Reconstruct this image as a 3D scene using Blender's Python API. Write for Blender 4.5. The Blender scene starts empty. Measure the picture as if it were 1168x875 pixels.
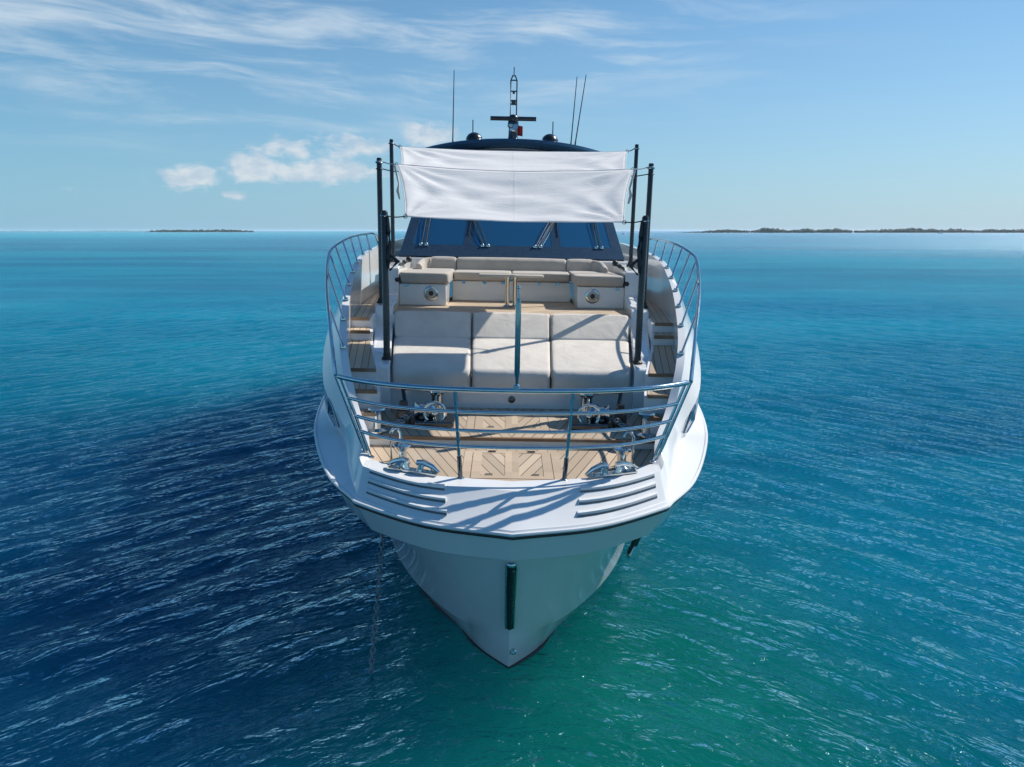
import bpy, bmesh, math, random
import numpy as np
from mathutils import Vector, Matrix, noise as mnoise
R = math.radians
random.seed(7)
sc = bpy.context.scene
col = sc.collection

# ------------------------------------------------------------------ camera
cam_d = bpy.data.cameras.new('camera'); cam = bpy.data.objects.new('camera', cam_d); col.objects.link(cam)
cam_d.sensor_width = 36.0; cam_d.lens = 24.97; cam_d.clip_start = 0.1; cam_d.clip_end = 60000
cam.location = (0.0, 0.0, 6.1); cam.rotation_euler = (R(90 - 12.16), 0, 0)
sc.camera = cam

# ------------------------------------------------------------------ light
SUN_AZ, SUN_EL = 62.0, 43.0            # azimuth clockwise from +Y (ahead), elevation
world = bpy.data.worlds.new('World'); sc.world = world; world.use_nodes = True
sun_d = bpy.data.lights.new('sun', 'SUN'); sun = bpy.data.objects.new('sun', sun_d); col.objects.link(sun)
sun_d.energy = 4.4; sun_d.angle = R(0.5); sun_d.color = (1.0, 0.94, 0.85)
sd = Vector((math.sin(R(SUN_AZ)) * math.cos(R(SUN_EL)), math.cos(R(SUN_AZ)) * math.cos(R(SUN_EL)), math.sin(R(SUN_EL))))
sun.rotation_euler = sd.to_track_quat('Z', 'Y').to_euler(); sun.location = (60, 60, 80)
sc.view_settings.view_transform = 'Standard'; sc.view_settings.look = 'None'
sc.view_settings.exposure = 0.35; sc.view_settings.gamma = 1.0; sc.view_settings.use_curve_mapping = False
sc.cycles.max_bounces = 10; sc.cycles.transparent_max_bounces = 16
sc.cycles.caustics_reflective = False; sc.cycles.caustics_refractive = False
sc.cycles.use_denoising = True
sc.cycles.sample_clamp_indirect = 4.0; sc.cycles.sample_clamp_direct = 6.0

class NT:
    """small node-tree writer"""
    def __init__(s, tree): s.t = tree; s.n = tree.nodes; s.l = tree.links; s.n.clear()
    def node(s, typ, **kw):
        n = s.n.new(typ)
        for k, v in kw.items(): setattr(n, k, v)
        return n
    def set(s, sock, v):
        if isinstance(v, bpy.types.NodeSocket): s.l.new(v, sock)
        elif v is not None: sock.default_value = v
    def math(s, op, a, b=None, c=None, clamp=False):
        n = s.node('ShaderNodeMath', operation=op, use_clamp=clamp)
        s.set(n.inputs[0], a)
        if b is not None: s.set(n.inputs[1], b)
        if c is not None: s.set(n.inputs[2], c)
        return n.outputs[0]
    def mix(s, f, a, b, blend='MIX'):
        n = s.node('ShaderNodeMix', data_type='RGBA', blend_type=blend)
        s.set(n.inputs[0], f)
        s.set(n.inputs[6], a if not isinstance(a, tuple) else (*a[:3], 1)); s.set(n.inputs[7], b if not isinstance(b, tuple) else (*b[:3], 1))
        return n.outputs[2]
    def noise(s, vec, scale, detail=4, rough=0.55, dist=0.0, lac=2.0):
        n = s.node('ShaderNodeTexNoise'); s.set(n.inputs['Vector'], vec)
        n.inputs['Scale'].default_value = scale; n.inputs['Detail'].default_value = detail
        n.inputs['Roughness'].default_value = rough; n.inputs['Distortion'].default_value = dist; n.inputs['Lacunarity'].default_value = lac
        return n.outputs['Fac']
    def xyz(s, v):
        n = s.node('ShaderNodeSeparateXYZ'); s.set(n.inputs[0], v); return n.outputs
    def comb(s, x, y, z=0.0):
        n = s.node('ShaderNodeCombineXYZ'); s.set(n.inputs[0], x); s.set(n.inputs[1], y); s.set(n.inputs[2], z); return n.outputs[0]
    def step(s, v, lo, hi, smooth=True):
        n = s.node('ShaderNodeMapRange', interpolation_type='SMOOTHSTEP' if smooth else 'LINEAR', clamp=True)
        s.set(n.inputs[0], v); n.inputs[1].default_value = lo; n.inputs[2].default_value = hi; n.inputs[3].default_value = 0; n.inputs[4].default_value = 1
        return n.outputs[0]
    def blob(s, x, y, cx, cy, rx, ry):
        a = s.math('MULTIPLY', s.math('SUBTRACT', x, cx), 1.0 / rx); b = s.math('MULTIPLY', s.math('SUBTRACT', y, cy), 1.0 / ry)
        d = s.math('ADD', s.math('MULTIPLY', a, a), s.math('MULTIPLY', b, b))
        return s.math('EXPONENT', s.math('MULTIPLY', d, -1.0))

# ---- sky: physical sky plus cirrus streaks and a few low cumulus
w = NT(world.node_tree)
sky = w.node('ShaderNodeTexSky', sky_type='NISHITA', sun_disc=False)
sky.sun_elevation = R(SUN_EL); sky.sun_rotation = R(SUN_AZ); sky.altitude = 0; sky.air_density = 1.0; sky.dust_density = 0.2; sky.ozone_density = 2.6
tc = w.node('ShaderNodeTexCoord')
dx, dy, dz = w.xyz(tc.outputs['Generated'])[0:3]
az = w.math('MULTIPLY', w.math('ARCTAN2', dx, dy), 57.2958)
el = w.math('MULTIPLY', w.math('ARCSINE', dz), 57.2958)
# cirrus: long thin strands lying nearly level
wob = w.noise(w.comb(w.math('MULTIPLY', az, 0.05), w.math('MULTIPLY', el, 0.16), 3.1), 1.0, 3, 0.5)
elw = w.math('ADD', el, w.math('MULTIPLY', wob, 3.0)); elw = w.math('ADD', elw, w.math('MULTIPLY', az, 0.03))
c1 = w.noise(w.comb(w.math('MULTIPLY', az, 0.055), w.math('MULTIPLY', elw, 0.42), 1.0), 1.0, 7, 0.6, 0.5)
c2 = w.noise(w.comb(w.math('MULTIPLY', az, 0.16), w.math('MULTIPLY', elw, 1.1), 7.0), 1.0, 5, 0.6, 0.8)
cir = w.math('ADD', w.math('MULTIPLY', c1, 0.75), w.math('MULTIPLY', c2, 0.25))
cir = w.step(cir, 0.44, 0.70)
zone = w.math('ADD', w.math('MULTIPLY', w.blob(az, el, -22, 12.5, 26, 5.0), 1.3), w.math('MULTIPLY', w.blob(az, el, 8, 14.0, 10, 2.6), 1.2))
zone = w.math('ADD', zone, w.math('MULTIPLY', w.blob(az, el, 21, 16.8, 3, 1.0), 0.35))
zone = w.math('ADD', zone, w.math('MULTIPLY', w.blob(az, el, -28, 7.3, 14, 0.5), 0.35))
cir = w.math('MULTIPLY', cir, w.math('MINIMUM', zone, 1.0))
cir = w.math('MULTIPLY', cir, 0.72, clamp=True)
# cumulus near the horizon on the left
puff = None
for (pa, pe, ra, re, s) in ((-23.6, 3.7, 2.3, 0.95, 1.05), (-19.4, 4.5, 2.2, 1.2, 1.3), (-14.4, 4.3, 4.8, 0.95, 1.15), (-20.3, 2.6, 1.6, 0.5, 0.65), (-17.0, 5.8, 2.6, 0.95, 0.95), (-12.0, 6.2, 4.0, 1.1, 0.9), (-6.4, 7.0, 2.8, 1.1, 1.0), (-22.6, 2.8, 1.3, 0.5, 0.45), (-39.0, 2.2, 0.9, 0.6, 0.7), (-31, 2.6, 2.5, 0.4, 0.3)):
    b = w.math('MULTIPLY', w.blob(az, el, pa, pe, ra, re), s)
    puff = b if puff is None else w.math('MAXIMUM', puff, b)
pn = w.noise(w.comb(w.math('MULTIPLY', az, 0.55), w.math('MULTIPLY', el, 0.9), 2.0), 1.0, 7, 0.58, 0.4)
pd = w.step(w.math('ADD', puff, w.math('MULTIPLY', w.math('SUBTRACT', pn, 0.5), 1.8)), 0.34, 0.95)
pd = w.math('MULTIPLY', pd, w.step(puff, 0.04, 0.3))
pshade = w.noise(w.comb(w.math('MULTIPLY', az, 0.6), w.math('MULTIPLY', w.math('ADD', el, -0.5), 1.1), 5.0), 1.0, 5, 0.55)
pcol = w.mix(w.step(pshade, 0.35, 0.62), (5.6, 6.4, 7.4), (7.8, 8.0, 8.2))
# pale humid air low over the sea
veil = w.math('EXPONENT', w.math('MULTIPLY', w.math('MAXIMUM', el, 0.0), -0.085))
skyb = w.mix(1.0, sky.outputs[0], (0.54, 0.93, 1.10), 'MULTIPLY')
skyb = w.mix(w.step(el, 16, 45), skyb, w.mix(1.0, skyb, (0.66, 0.97, 1.10), 'MULTIPLY'))
skyc = w.mix(w.math('MULTIPLY', veil, 0.90), skyb, w.mix(w.step(az, -40, 40, False), (2.6, 4.9, 6.8), (4.8, 6.1, 7.3)))
bgc = w.mix(cir, skyc, (6.6, 7.6, 8.4))
bgc = w.mix(w.math('MULTIPLY', pd, 0.72), bgc, pcol)
bg = w.node('ShaderNodeBackground'); w.set(bg.inputs[0], bgc); bg.inputs[1].default_value = 0.08
wo = w.node('ShaderNodeOutputWorld'); w.l.new(bg.outputs[0], wo.inputs[0])

# ------------------------------------------------------------------ materials
def new_mat(name):
    m = bpy.data.materials.new(name); m.use_nodes = True
    return m, NT(m.node_tree)
def pbr(nt, **kw):
    p = nt.node('ShaderNodeBsdfPrincipled')
    for k, v in kw.items():
        k = {'color': 'Base Color', 'rough': 'Roughness', 'metal': 'Metallic', 'ior': 'IOR', 'coat': 'Coat Weight', 'coat_rough': 'Coat Roughness', 'normal': 'Normal', 'spec': 'Specular IOR Level', 'sheen': 'Sheen Weight', 'trans': 'Transmission Weight'}[k]
        if isinstance(v, tuple): v = (*v[:3], 1)
        nt.set(p.inputs[k], v)
    return p
def out(nt, shader):
    o = nt.node('ShaderNodeOutputMaterial'); nt.l.new(shader, o.inputs[0])
def bump(nt, h, strength=0.3, dist=0.01, normal=None):
    b = nt.node('ShaderNodeBump'); nt.set(b.inputs['Height'], h); b.inputs['Strength'].default_value = strength; b.inputs['Distance'].default_value = dist
    if normal is not None: nt.l.new(normal, b.inputs['Normal'])
    return b.outputs[0]
def ocoord(nt): return nt.node('ShaderNodeTexCoord').outputs['Object']

def simple(name, color, rough=0.4, metal=0.0, vary=0.06, scale=6.0, bstr=0.0, bscale=200.0, **kw):
    m, nt = new_mat(name); o = ocoord(nt)
    n = nt.noise(o, scale, 5, 0.6)
    c = nt.mix(nt.step(n, 0.3, 0.7), tuple(x * (1 - vary) for x in color), tuple(min(1, x * (1 + vary)) for x in color))
    r = nt.math('ADD', nt.math('MULTIPLY', nt.noise(o, scale * 2.3, 4), 0.12), rough - 0.06, clamp=True)
    if bstr: kw['normal'] = bump(nt, nt.noise(o, bscale, 3), bstr, 0.004)
    p = pbr(nt, color=c, rough=r, metal=metal, **kw); out(nt, p.outputs[0]); return m

M = {}
M['gelcoat'] = simple('white_gelcoat', (0.75, 0.755, 0.75), 0.16, vary=0.025, scale=1.3, coat=0.5, coat_rough=0.05)
M['gelcoat_matt'] = simple('white_nonslip', (0.74, 0.75, 0.76), 0.5, vary=0.04, scale=3, bstr=0.15, bscale=120)
M['chrome'] = simple('polished_steel', (0.56, 0.61, 0.62), 0.10, 1.0, vary=0.05, scale=9)
M['staff'] = simple('sea_reflection_steel', (0.20, 0.30, 0.31), 0.12, 1.0, vary=0.1, scale=9)  # polished steel with the green of the reflected sea put into its colour
M['darkchrome'] = simple('dark_steel', (0.10, 0.11, 0.12), 0.15, 0.9, vary=0.2, scale=12)
M['carbon'] = simple('black_carbon', (0.010, 0.012, 0.015), 0.28, vary=0.25, scale=20, coat=0.4)
M['rubber'] = simple('black_rubber', (0.016, 0.018, 0.02), 0.5, vary=0.2, scale=14)
M['navy'] = simple('navy_paint', (0.024, 0.065, 0.12), 0.10, vary=0.1, scale=2, coat=1.0, coat_rough=0.03)
M['frame'] = simple('dark_blue_frame', (0.022, 0.038, 0.062), 0.22, vary=0.1, scale=5, coat=0.5)
M['dash'] = simple('pale_dashboard', (0.50, 0.60, 0.68), 0.6, vary=0.1)
M['interior'] = simple('cabin_lining', (0.35, 0.42, 0.47), 0.7, vary=0.08)
M['groove'] = simple('grey_groove', (0.10, 0.115, 0.13), 0.4, vary=0.15)
M['rope'] = simple('white_rope', (0.62, 0.62, 0.60), 0.8, vary=0.15, scale=60, bstr=0.5, bscale=180)
M['red'] = simple('red_cloth', (0.45, 0.02, 0.02), 0.8, vary=0.1)
M['galv'] = simple('galvanised_steel', (0.28, 0.31, 0.33), 0.45, 0.25, vary=0.25, scale=30)
M['hawse'] = simple('dark_blue_port', (0.020, 0.050, 0.095), 0.08, vary=0.15, scale=6, coat=1.0)
M['yellow'] = simple('yellow_cone', (0.52, 0.51, 0.46), 0.5)
M['boatwhite'] = simple('white_paint', (0.75, 0.76, 0.78), 0.3)
M['sand'] = simple('pale_sand', (0.40, 0.37, 0.30), 0.9, vary=0.2, scale=0.05)

def fabric(name, color, vary=0.07):
    m, nt = new_mat(name); o = ocoord(nt)
    n = nt.noise(o, 2.2, 5, 0.6); f = nt.noise(o, 420, 2)
    c = nt.mix(nt.step(n, 0.3, 0.7), tuple(x * (1 - vary) for x in color), tuple(x * (1 + vary) for x in color))
    c = nt.mix(nt.math('MULTIPLY', f, 0.25), c, tuple(x * 0.7 for x in color))
    soft = nt.noise(o, 3.0, 3, 0.5, 0.6)
    h = nt.math('ADD', nt.math('MULTIPLY', f, 0.04), nt.math('MULTIPLY', soft, 0.9))
    p = pbr(nt, color=c, rough=0.85, spec=0.25, sheen=0.15, normal=bump(nt, h, 0.6, 0.035)); out(nt, p.outputs[0]); return m
M['cushion'] = fabric('beige_cushion', (0.64, 0.595, 0.54))
M['cushion2'] = fabric('taupe_cushion', (0.47, 0.43, 0.385))
M['piping'] = fabric('dark_piping', (0.12, 0.11, 0.10))

m, nt = new_mat('sail_cloth'); o = ocoord(nt)
wv = nt.noise(o, 500, 2); n = nt.noise(o, 2.0, 4)
c = nt.mix(n, (0.86, 0.86, 0.86), (0.90, 0.90, 0.90))
fold = nt.noise(nt.comb(nt.math('MULTIPLY', nt.xyz(o)[0], 1.2), nt.math('MULTIPLY', nt.xyz(o)[1], 2.4), nt.math('MULTIPLY', nt.xyz(o)[2], 2.4)), 1.3, 5, 0.6, 1.2)
nb = bump(nt, nt.math('ADD', nt.math('MULTIPLY', wv, 0.01), fold), 0.35, 0.05)
d = nt.node('ShaderNodeBsdfDiffuse'); nt.set(d.inputs[0], c); nt.set(d.inputs['Normal'], nb)
t = nt.node('ShaderNodeBsdfTranslucent'); nt.set(t.inputs[0], (0.85, 0.85, 0.84, 1)); nt.set(t.inputs['Normal'], nb)
mx = nt.node('ShaderNodeMixShader'); mx.inputs[0].default_value = 0.38; nt.l.new(d.outputs[0], mx.inputs[1]); nt.l.new(t.outputs[0], mx.inputs[2]); out(nt, mx.outputs[0])
M['sail'] = m

m, nt = new_mat('tinted_glass')
fr = nt.node('ShaderNodeFresnel'); fr.inputs[0].default_value = 1.9
tr = nt.node('ShaderNodeBsdfTransparent'); tr.inputs[0].default_value = (0.30, 0.58, 0.82, 1)
gl = nt.node('ShaderNodeBsdfGlossy'); gl.inputs['Roughness'].default_value = 0.02; gl.inputs[0].default_value = (0.55, 0.80, 1, 1)
film = nt.node('ShaderNodeBsdfDiffuse'); film.inputs[0].default_value = (0.03, 0.17, 0.33, 1)
m0 = nt.node('ShaderNodeMixShader'); m0.inputs[0].default_value = 0.32; nt.l.new(tr.outputs[0], m0.inputs[1]); nt.l.new(film.outputs[0], m0.inputs[2]); tr = m0
mx = nt.node('ShaderNodeMixShader'); nt.l.new(nt.math('ADD', fr.outputs[0], 0.10), mx.inputs[0]); nt.l.new(tr.outputs[0], mx.inputs[1]); nt.l.new(gl.outputs[0], mx.inputs[2]); out(nt, mx.outputs[0])
M['glass'] = m

def teak(name, mode, width, skew=0.0, base=(0.56, 0.44, 0.32)):
    """planked teak with dark caulking; plank lines run along y plus a skew mirrored about the centreline"""
    m, nt = new_mat(name); o = ocoord(nt); x, y, z = nt.xyz(o)[0:3]
    ax = nt.math('ABSOLUTE', x)
    if mode == 'vee': s = nt.math('SUBTRACT', ax, nt.math('MULTIPLY', y, skew)); lx = y
    elif mode == 'long': s = nt.math('SUBTRACT', ax, nt.math('MULTIPLY', y, skew)); lx = y
    else: s = y; lx = x
    q = nt.math('DIVIDE', s, width); fl = nt.math('FLOOR', q); fr_ = nt.math('FRACT', q)
    edge = nt.math('ABSOLUTE', nt.math('SUBTRACT', fr_, 0.5)); caulk = nt.step(edge, 0.455, 0.47)
    if mode == 'plain': caulk = 0.0
    wn = nt.node('ShaderNodeTexWhiteNoise', noise_dimensions='1D'); nt.set(wn.inputs['W'], nt.math('ADD', fl, nt.math('MULTIPLY', nt.math('SIGN', x), 37.3)))
    grain = nt.noise(nt.comb(nt.math('MULTIPLY', s, 60.0), nt.math('MULTIPLY', lx, 3.0), z), 1.0, 4, 0.6, 0.3)
    stain = nt.noise(o, 1.6, 5, 0.6)
    c = nt.mix(wn.outputs[0], tuple(b * 0.76 for b in base), tuple(b * 1.14 for b in base))
    c = nt.mix(nt.math('MULTIPLY', grain, 0.55), c, tuple(b * 0.62 for b in base))
    c = nt.mix(nt.math('MULTIPLY', nt.step(stain, 0.45, 0.75), 0.35), c, (0.50, 0.45, 0.39))
    c = nt.mix(caulk, c, (0.025, 0.022, 0.02)) if caulk != 0.0 else c
    p = pbr(nt, color=c, rough=0.7, spec=0.3, normal=bump(nt, nt.math('SUBTRACT', nt.math('MULTIPLY', grain, 0.3), caulk), 0.35, 0.004)); out(nt, p.outputs[0]); return m
M['teak_vee'] = teak('teak_vee', 'vee', 0.155, 0.42)
M['teak_long'] = teak('teak_long', 'long', 0.115, 0.12)
M['teak_edge'] = teak('teak_edge', 'plain', 0.4)
M['teak_floor'] = teak('teak_floor', 'vee', 0.105, 0.9)
M['teak_dark'] = teak('teak_nosing', 'plain', 0.4, base=(0.27, 0.165, 0.095))
M['table'] = simple('pale_table_top', (0.55, 0.50, 0.43), 0.35, vary=0.06, scale=8)

# ---- sea
m, nt = new_mat('sea_water')
geo = nt.node('ShaderNodeNewGeometry'); px, py, pz = nt.xyz(geo.outputs['Position'])[0:3]
warp = nt.math('MULTIPLY', nt.math('SQRT', nt.math('ADD', nt.math('MULTIPLY', px, px), 25.0)), 1.05)
yw = nt.math('ADD', py, warp)
r1 = nt.noise(nt.comb(nt.math('MULTIPLY', px, 0.46), yw, 0.0), 2.6, 4, 0.55, 0.5)
r2 = nt.noise(nt.comb(nt.math('MULTIPLY', px, 0.55), yw, 4.0), 7.0, 3, 0.5, 0.6)
r3 = nt.noise(nt.comb(nt.math('MULTIPLY', px, 0.30), yw, 9.0), 0.35, 5, 0.55, 0.3)
r4 = nt.noise(nt.comb(nt.math('MULTIPLY', px, 0.25), py, 13.0), 0.035, 9, 0.72, 0.2)
far = nt.step(py, 40, 110)
h = nt.math('ADD', nt.math('MULTIPLY', r1, 0.23), nt.math('MULTIPLY', r2, 0.070))
h = nt.math('ADD', h, nt.math('MULTIPLY', r3, nt.math('ADD', 0.06, nt.math('MULTIPLY', far, 0.30))))
h = nt.math('ADD', h, nt.math('MULTIPLY', r4, nt.math('MULTIPLY', far, 3.0)))
nb = bump(nt, h, 1.0, 1.0)
# water body colour: sand showing green by the bow, dark seagrass with the yacht's shadow painted in to the left, pale flats far off
patch = nt.noise(nt.comb(nt.math('MULTIPLY', px, 0.5), py, 2.0), 0.055, 4, 0.55, 0.5)
patchn = nt.noise(nt.comb(px, py, 5.0), 0.5, 5, 0.6, 0.6)
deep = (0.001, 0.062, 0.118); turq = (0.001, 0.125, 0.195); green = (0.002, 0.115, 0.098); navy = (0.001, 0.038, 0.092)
c = nt.mix(nt.step(patch, 0.42, 0.62), deep, turq)
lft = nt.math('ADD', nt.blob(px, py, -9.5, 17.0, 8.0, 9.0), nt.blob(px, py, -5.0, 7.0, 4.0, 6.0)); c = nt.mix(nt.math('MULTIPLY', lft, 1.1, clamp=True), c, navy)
bowg = nt.blob(px, py, 1.9, 8.0, 3.7, 5.6); c = nt.mix(nt.math('MULTIPLY', bowg, 1.1, clamp=True), c, green)
c = nt.mix(nt.math('MULTIPLY', nt.step(patchn, 0.5, 0.75), nt.math('MULTIPLY', bowg, 0.55)), c, (0.005, 0.16, 0.135))
pale = nt.blob(px, py, -12, 33, 16, 7); c = nt.mix(nt.math('MULTIPLY', pale, 0.45), c, (0.006, 0.19, 0.26))
c = nt.mix(nt.step(py, 16, 62), c, nt.mix(nt.step(r4, 0.38, 0.62), (0.004, 0.140, 0.240), (0.010, 0.235, 0.330)))
flats = nt.math('MULTIPLY', nt.step(py, 250, 900), nt.math('SUBTRACT', 1.0, nt.step(px, -500, 200))); c = nt.mix(flats, c, (0.015, 0.36, 0.45))
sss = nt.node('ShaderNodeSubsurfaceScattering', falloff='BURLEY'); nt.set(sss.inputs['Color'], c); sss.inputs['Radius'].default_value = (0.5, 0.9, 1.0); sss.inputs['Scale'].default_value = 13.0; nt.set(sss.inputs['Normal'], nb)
gls = nt.node('ShaderNodeBsdfGlossy'); nt.set(gls.inputs[0], nt.mix(nt.step(py, 45, 260), (0.52, 0.83, 1.0), (0.86, 0.96, 1.0))); nt.set(gls.inputs['Roughness'], nt.math('ADD', 0.07, nt.math('MULTIPLY', nt.step(py, 40, 300), 0.24))); nt.set(gls.inputs['Normal'], nb)
frs = nt.node('ShaderNodeFresnel'); frs.inputs[0].default_value = 1.333; nt.set(frs.inputs['Normal'], nb)
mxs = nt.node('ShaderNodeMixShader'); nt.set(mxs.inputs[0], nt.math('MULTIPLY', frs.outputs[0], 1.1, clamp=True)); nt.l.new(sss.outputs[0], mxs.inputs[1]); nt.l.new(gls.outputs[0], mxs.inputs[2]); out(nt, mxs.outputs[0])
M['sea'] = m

def leafy(name, a, b):
    m, nt = new_mat(name); o = ocoord(nt); n = nt.noise(o, 0.35, 4)
    p = pbr(nt, color=nt.mix(nt.step(n, 0.35, 0.65), a, b), rough=0.8); out(nt, p.outputs[0]); return m
M['leaf'] = leafy('mangrove_leaves', (0.022, 0.045, 0.024), (0.055, 0.085, 0.04))

# ------------------------------------------------------------------ mesh helpers
def V(*a): return Vector(a)
def ring(c, t, r, n, up=V(0, 0, 1)):
    t = t.normalized(); a = t.cross(up)
    if a.length < 1e-4: a = t.cross(V(1, 0, 0))
    a.normalize(); b = a.cross(t)
    return [c + (a * math.cos(2 * math.pi * k / n) + b * math.sin(2 * math.pi * k / n)) * r for k in range(n)]
def tube(bm, pts, r, n=10, closed=False):
    pts = [Vector(p) for p in pts]; L = len(pts); rings = []
    rr = r if isinstance(r, (list, tuple)) else [r] * L
    for i, p in enumerate(pts):
        a = pts[(i - 1) % L] if (i > 0 or closed) else p; b = pts[(i + 1) % L] if (i < L - 1 or closed) else p
        rings.append([bm.verts.new(v) for v in ring(p, b - a, rr[i], n)])
    for i in range(L if closed else L - 1):
        A, B = rings[i], rings[(i + 1) % L]
        off = 0
        if closed and i == L - 1:
            off = min(range(n), key=lambda k: (A[0].co - B[k].co).length)
        for k in range(n): bm.faces.new((A[k], A[(k + 1) % n], B[(k + 1 + off) % n], B[(k + off) % n]))
    if not closed: bm.faces.new(rings[0][::-1]); bm.faces.new(rings[-1])
def hexa(bm, c8):
    v = [bm.verts.new(p) for p in c8]
    for f in ((3, 2, 1, 0), (4, 5, 6, 7), (0, 1, 5, 4), (1, 2, 6, 5), (2, 3, 7, 6), (3, 0, 4, 7)): bm.faces.new([v[i] for i in f])
def box(bm, c, s, rot=None):
    c = Vector(c); h = Vector(s) / 2; P = []
    for z in (-1, 1):
        for x, y in ((-1, -1), (1, -1), (1, 1), (-1, 1)):
            q = V(x * h.x, y * h.y, z * h.z); P.append(c + (rot @ q if rot else q))
    hexa(bm, P)
def lathe(bm, prof, c, n=24, mat=None):
    c = Vector(c); rows = []
    for r, z in prof:
        row = []
        for k in range(n):
            q = V(r * math.cos(2 * math.pi * k / n), r * math.sin(2 * math.pi * k / n), z)
            row.append(bm.verts.new(c + (mat @ q if mat else q)))
        rows.append(row)
    for A, B in zip(rows, rows[1:]):
        for k in range(n): bm.faces.new((A[k], A[(k + 1) % n], B[(k + 1) % n], B[k]))
    bm.faces.new(rows[0][::-1]); bm.faces.new(rows[-1])
def loft(bm, rows, close=False):
    vr = [[bm.verts.new(p) for p in r] for r in rows]
    for A, B in zip(vr, vr[1:]):
        n = len(A)
        for k in range(n if close else n - 1): bm.faces.new((A[k], A[(k + 1) % n], B[(k + 1) % n], B[k]))
    return vr
def sphere(bm, c, r, sq=(1, 1, 1), sub=2):
    bmesh.ops.create_icosphere(bm, subdivisions=sub, radius=r, matrix=Matrix.Translation(Vector(c)) @ Matrix.Diagonal((*sq, 1)))
def catmull(P, sub):
    P = [Vector(p) for p in P]; o = []
    for i in range(len(P) - 1):
        p1, p2 = P[i], P[i + 1]; p0 = P[i - 1] if i else p1 * 2 - p2; p3 = P[i + 2] if i + 2 < len(P) else p2 * 2 - p1
        for k in range(sub):
            t = k / sub
            o.append(0.5 * ((2 * p1) + (p2 - p0) * t + (2 * p0 - 5 * p1 + 4 * p2 - p3) * t * t + (3 * p1 - p0 - 3 * p2 + p3) * t ** 3))
    o.append(P[-1]); return o
def round_poly(P, r, n=5):
    o = []; L = len(P)
    for i in range(L):
        p = Vector(P[i]); a = Vector(P[i - 1]) - p; b = Vector(P[(i + 1) % L]) - p
        rr = r[i] if isinstance(r, (list, tuple)) else r
        d = min(rr, a.length * 0.48, b.length * 0.48); A = p + a.normalized() * d; B = p + b.normalized() * d
        for k in range(n + 1):
            t = k / n; o.append(A * (1 - t) ** 2 + p * 2 * t * (1 - t) + B * t * t)
    return o
def cushion(bm, prof, xa, xb, rnd=0.05, puff=0.012, n=8):
    """padded cushion: a closed (y,z) profile swept along x, ends rounded; xa/xb may depend on y"""
    fa = xa if callable(xa) else (lambda y: xa); fb = xb if callable(xb) else (lambda y: xb)
    prof = [Vector(p) for p in prof]; c = sum(prof, Vector((0, 0))) / len(prof)
    st = [(0.0, 1.0), (0.12, 0.6), (0.35, 0.25), (0.7, 0.06), (1.0, 0.0)]
    wmid = (fa(c.x) + fb(c.x)) / 2; rows = []
    def row(off, side, shrink, grow):
        r = []
        for p in prof:
            d = c - p; q = p + d.normalized() * (shrink * rnd - grow)
            A, B = fa(p.x), fb(p.x)
            r.append((A + off if side == 0 else B - off if side == 1 else A + (B - A) * off, q.x, q.y))
        return r
    for o, s in st: rows.append(row(o * rnd, 0, s, 0))
    for k in range(1, n):
        t = k / n; rows.append(row(0.02 + t * 0.96, 2, 0, puff * math.sin(math.pi * t) ** 0.6))
    for o, s in st[::-1]: rows.append(row(o * rnd, 1, s, 0))
    vr = loft(bm, rows, close=True); bm.faces.new(vr[0][::-1]); bm.faces.new(vr[-1])

ORG = {}                                   # build-space origin of every parentable object
def obj(name, bm, m, parent=None, org=None, sharp=35, bevel=0.0, seg=2, label=None):
    bmesh.ops.remove_doubles(bm, verts=bm.verts[:], dist=1e-5)
    bmesh.ops.recalc_face_normals(bm, faces=bm.faces[:])
    if org is None: org = ORG[parent.name] if parent else V(0, 0, 0)
    org = Vector(org); bm.transform(Matrix.Translation(-org))
    me = bpy.data.meshes.new(name); bm.to_mesh(me); bm.free()
    o = bpy.data.objects.new(name, me); col.objects.link(o)
    if m is not None: me.materials.append(M[m] if isinstance(m, str) else m)
    me.shade_smooth(); me.set_sharp_from_angle(angle=R(sharp))
    if bevel:
        b = o.modifiers.new('bevel', 'BEVEL'); b.width = bevel; b.segments = seg; b.limit_method = 'ANGLE'; b.angle_limit = R(40); b.harden_normals = False
    ORG[o.name] = org
    if parent: o.parent = parent; o.location = org - ORG[parent.name]
    if label: o['label'] = label
    return o
def B(): return bmesh.new()
def tag(o, label, cat, group=None):
    o['label'] = label; o['category'] = cat
    if group: o['group'] = group
    return o

# the yacht lies with a degree of heel and a touch of yaw; everything aboard follows it
PIV = V(0, 9.0, 0)
HEEL = Matrix.Translation(V(-0.05, 9.0, 0)) @ Matrix.Rotation(R(0.4), 4, 'Z') @ Matrix.Rotation(R(1.1), 4, 'Y') @ Matrix.Translation(-PIV)
def thing(name, label, cat, base, group=None, aboard=True):
    e = bpy.data.objects.new(name, None); col.objects.link(e); e.empty_display_size = 0.3
    base = Vector(base)
    e.matrix_world = (HEEL if aboard else Matrix()) @ Matrix.Translation(base)
    ORG[e.name] = base
    return tag(e, label, cat, group)

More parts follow.
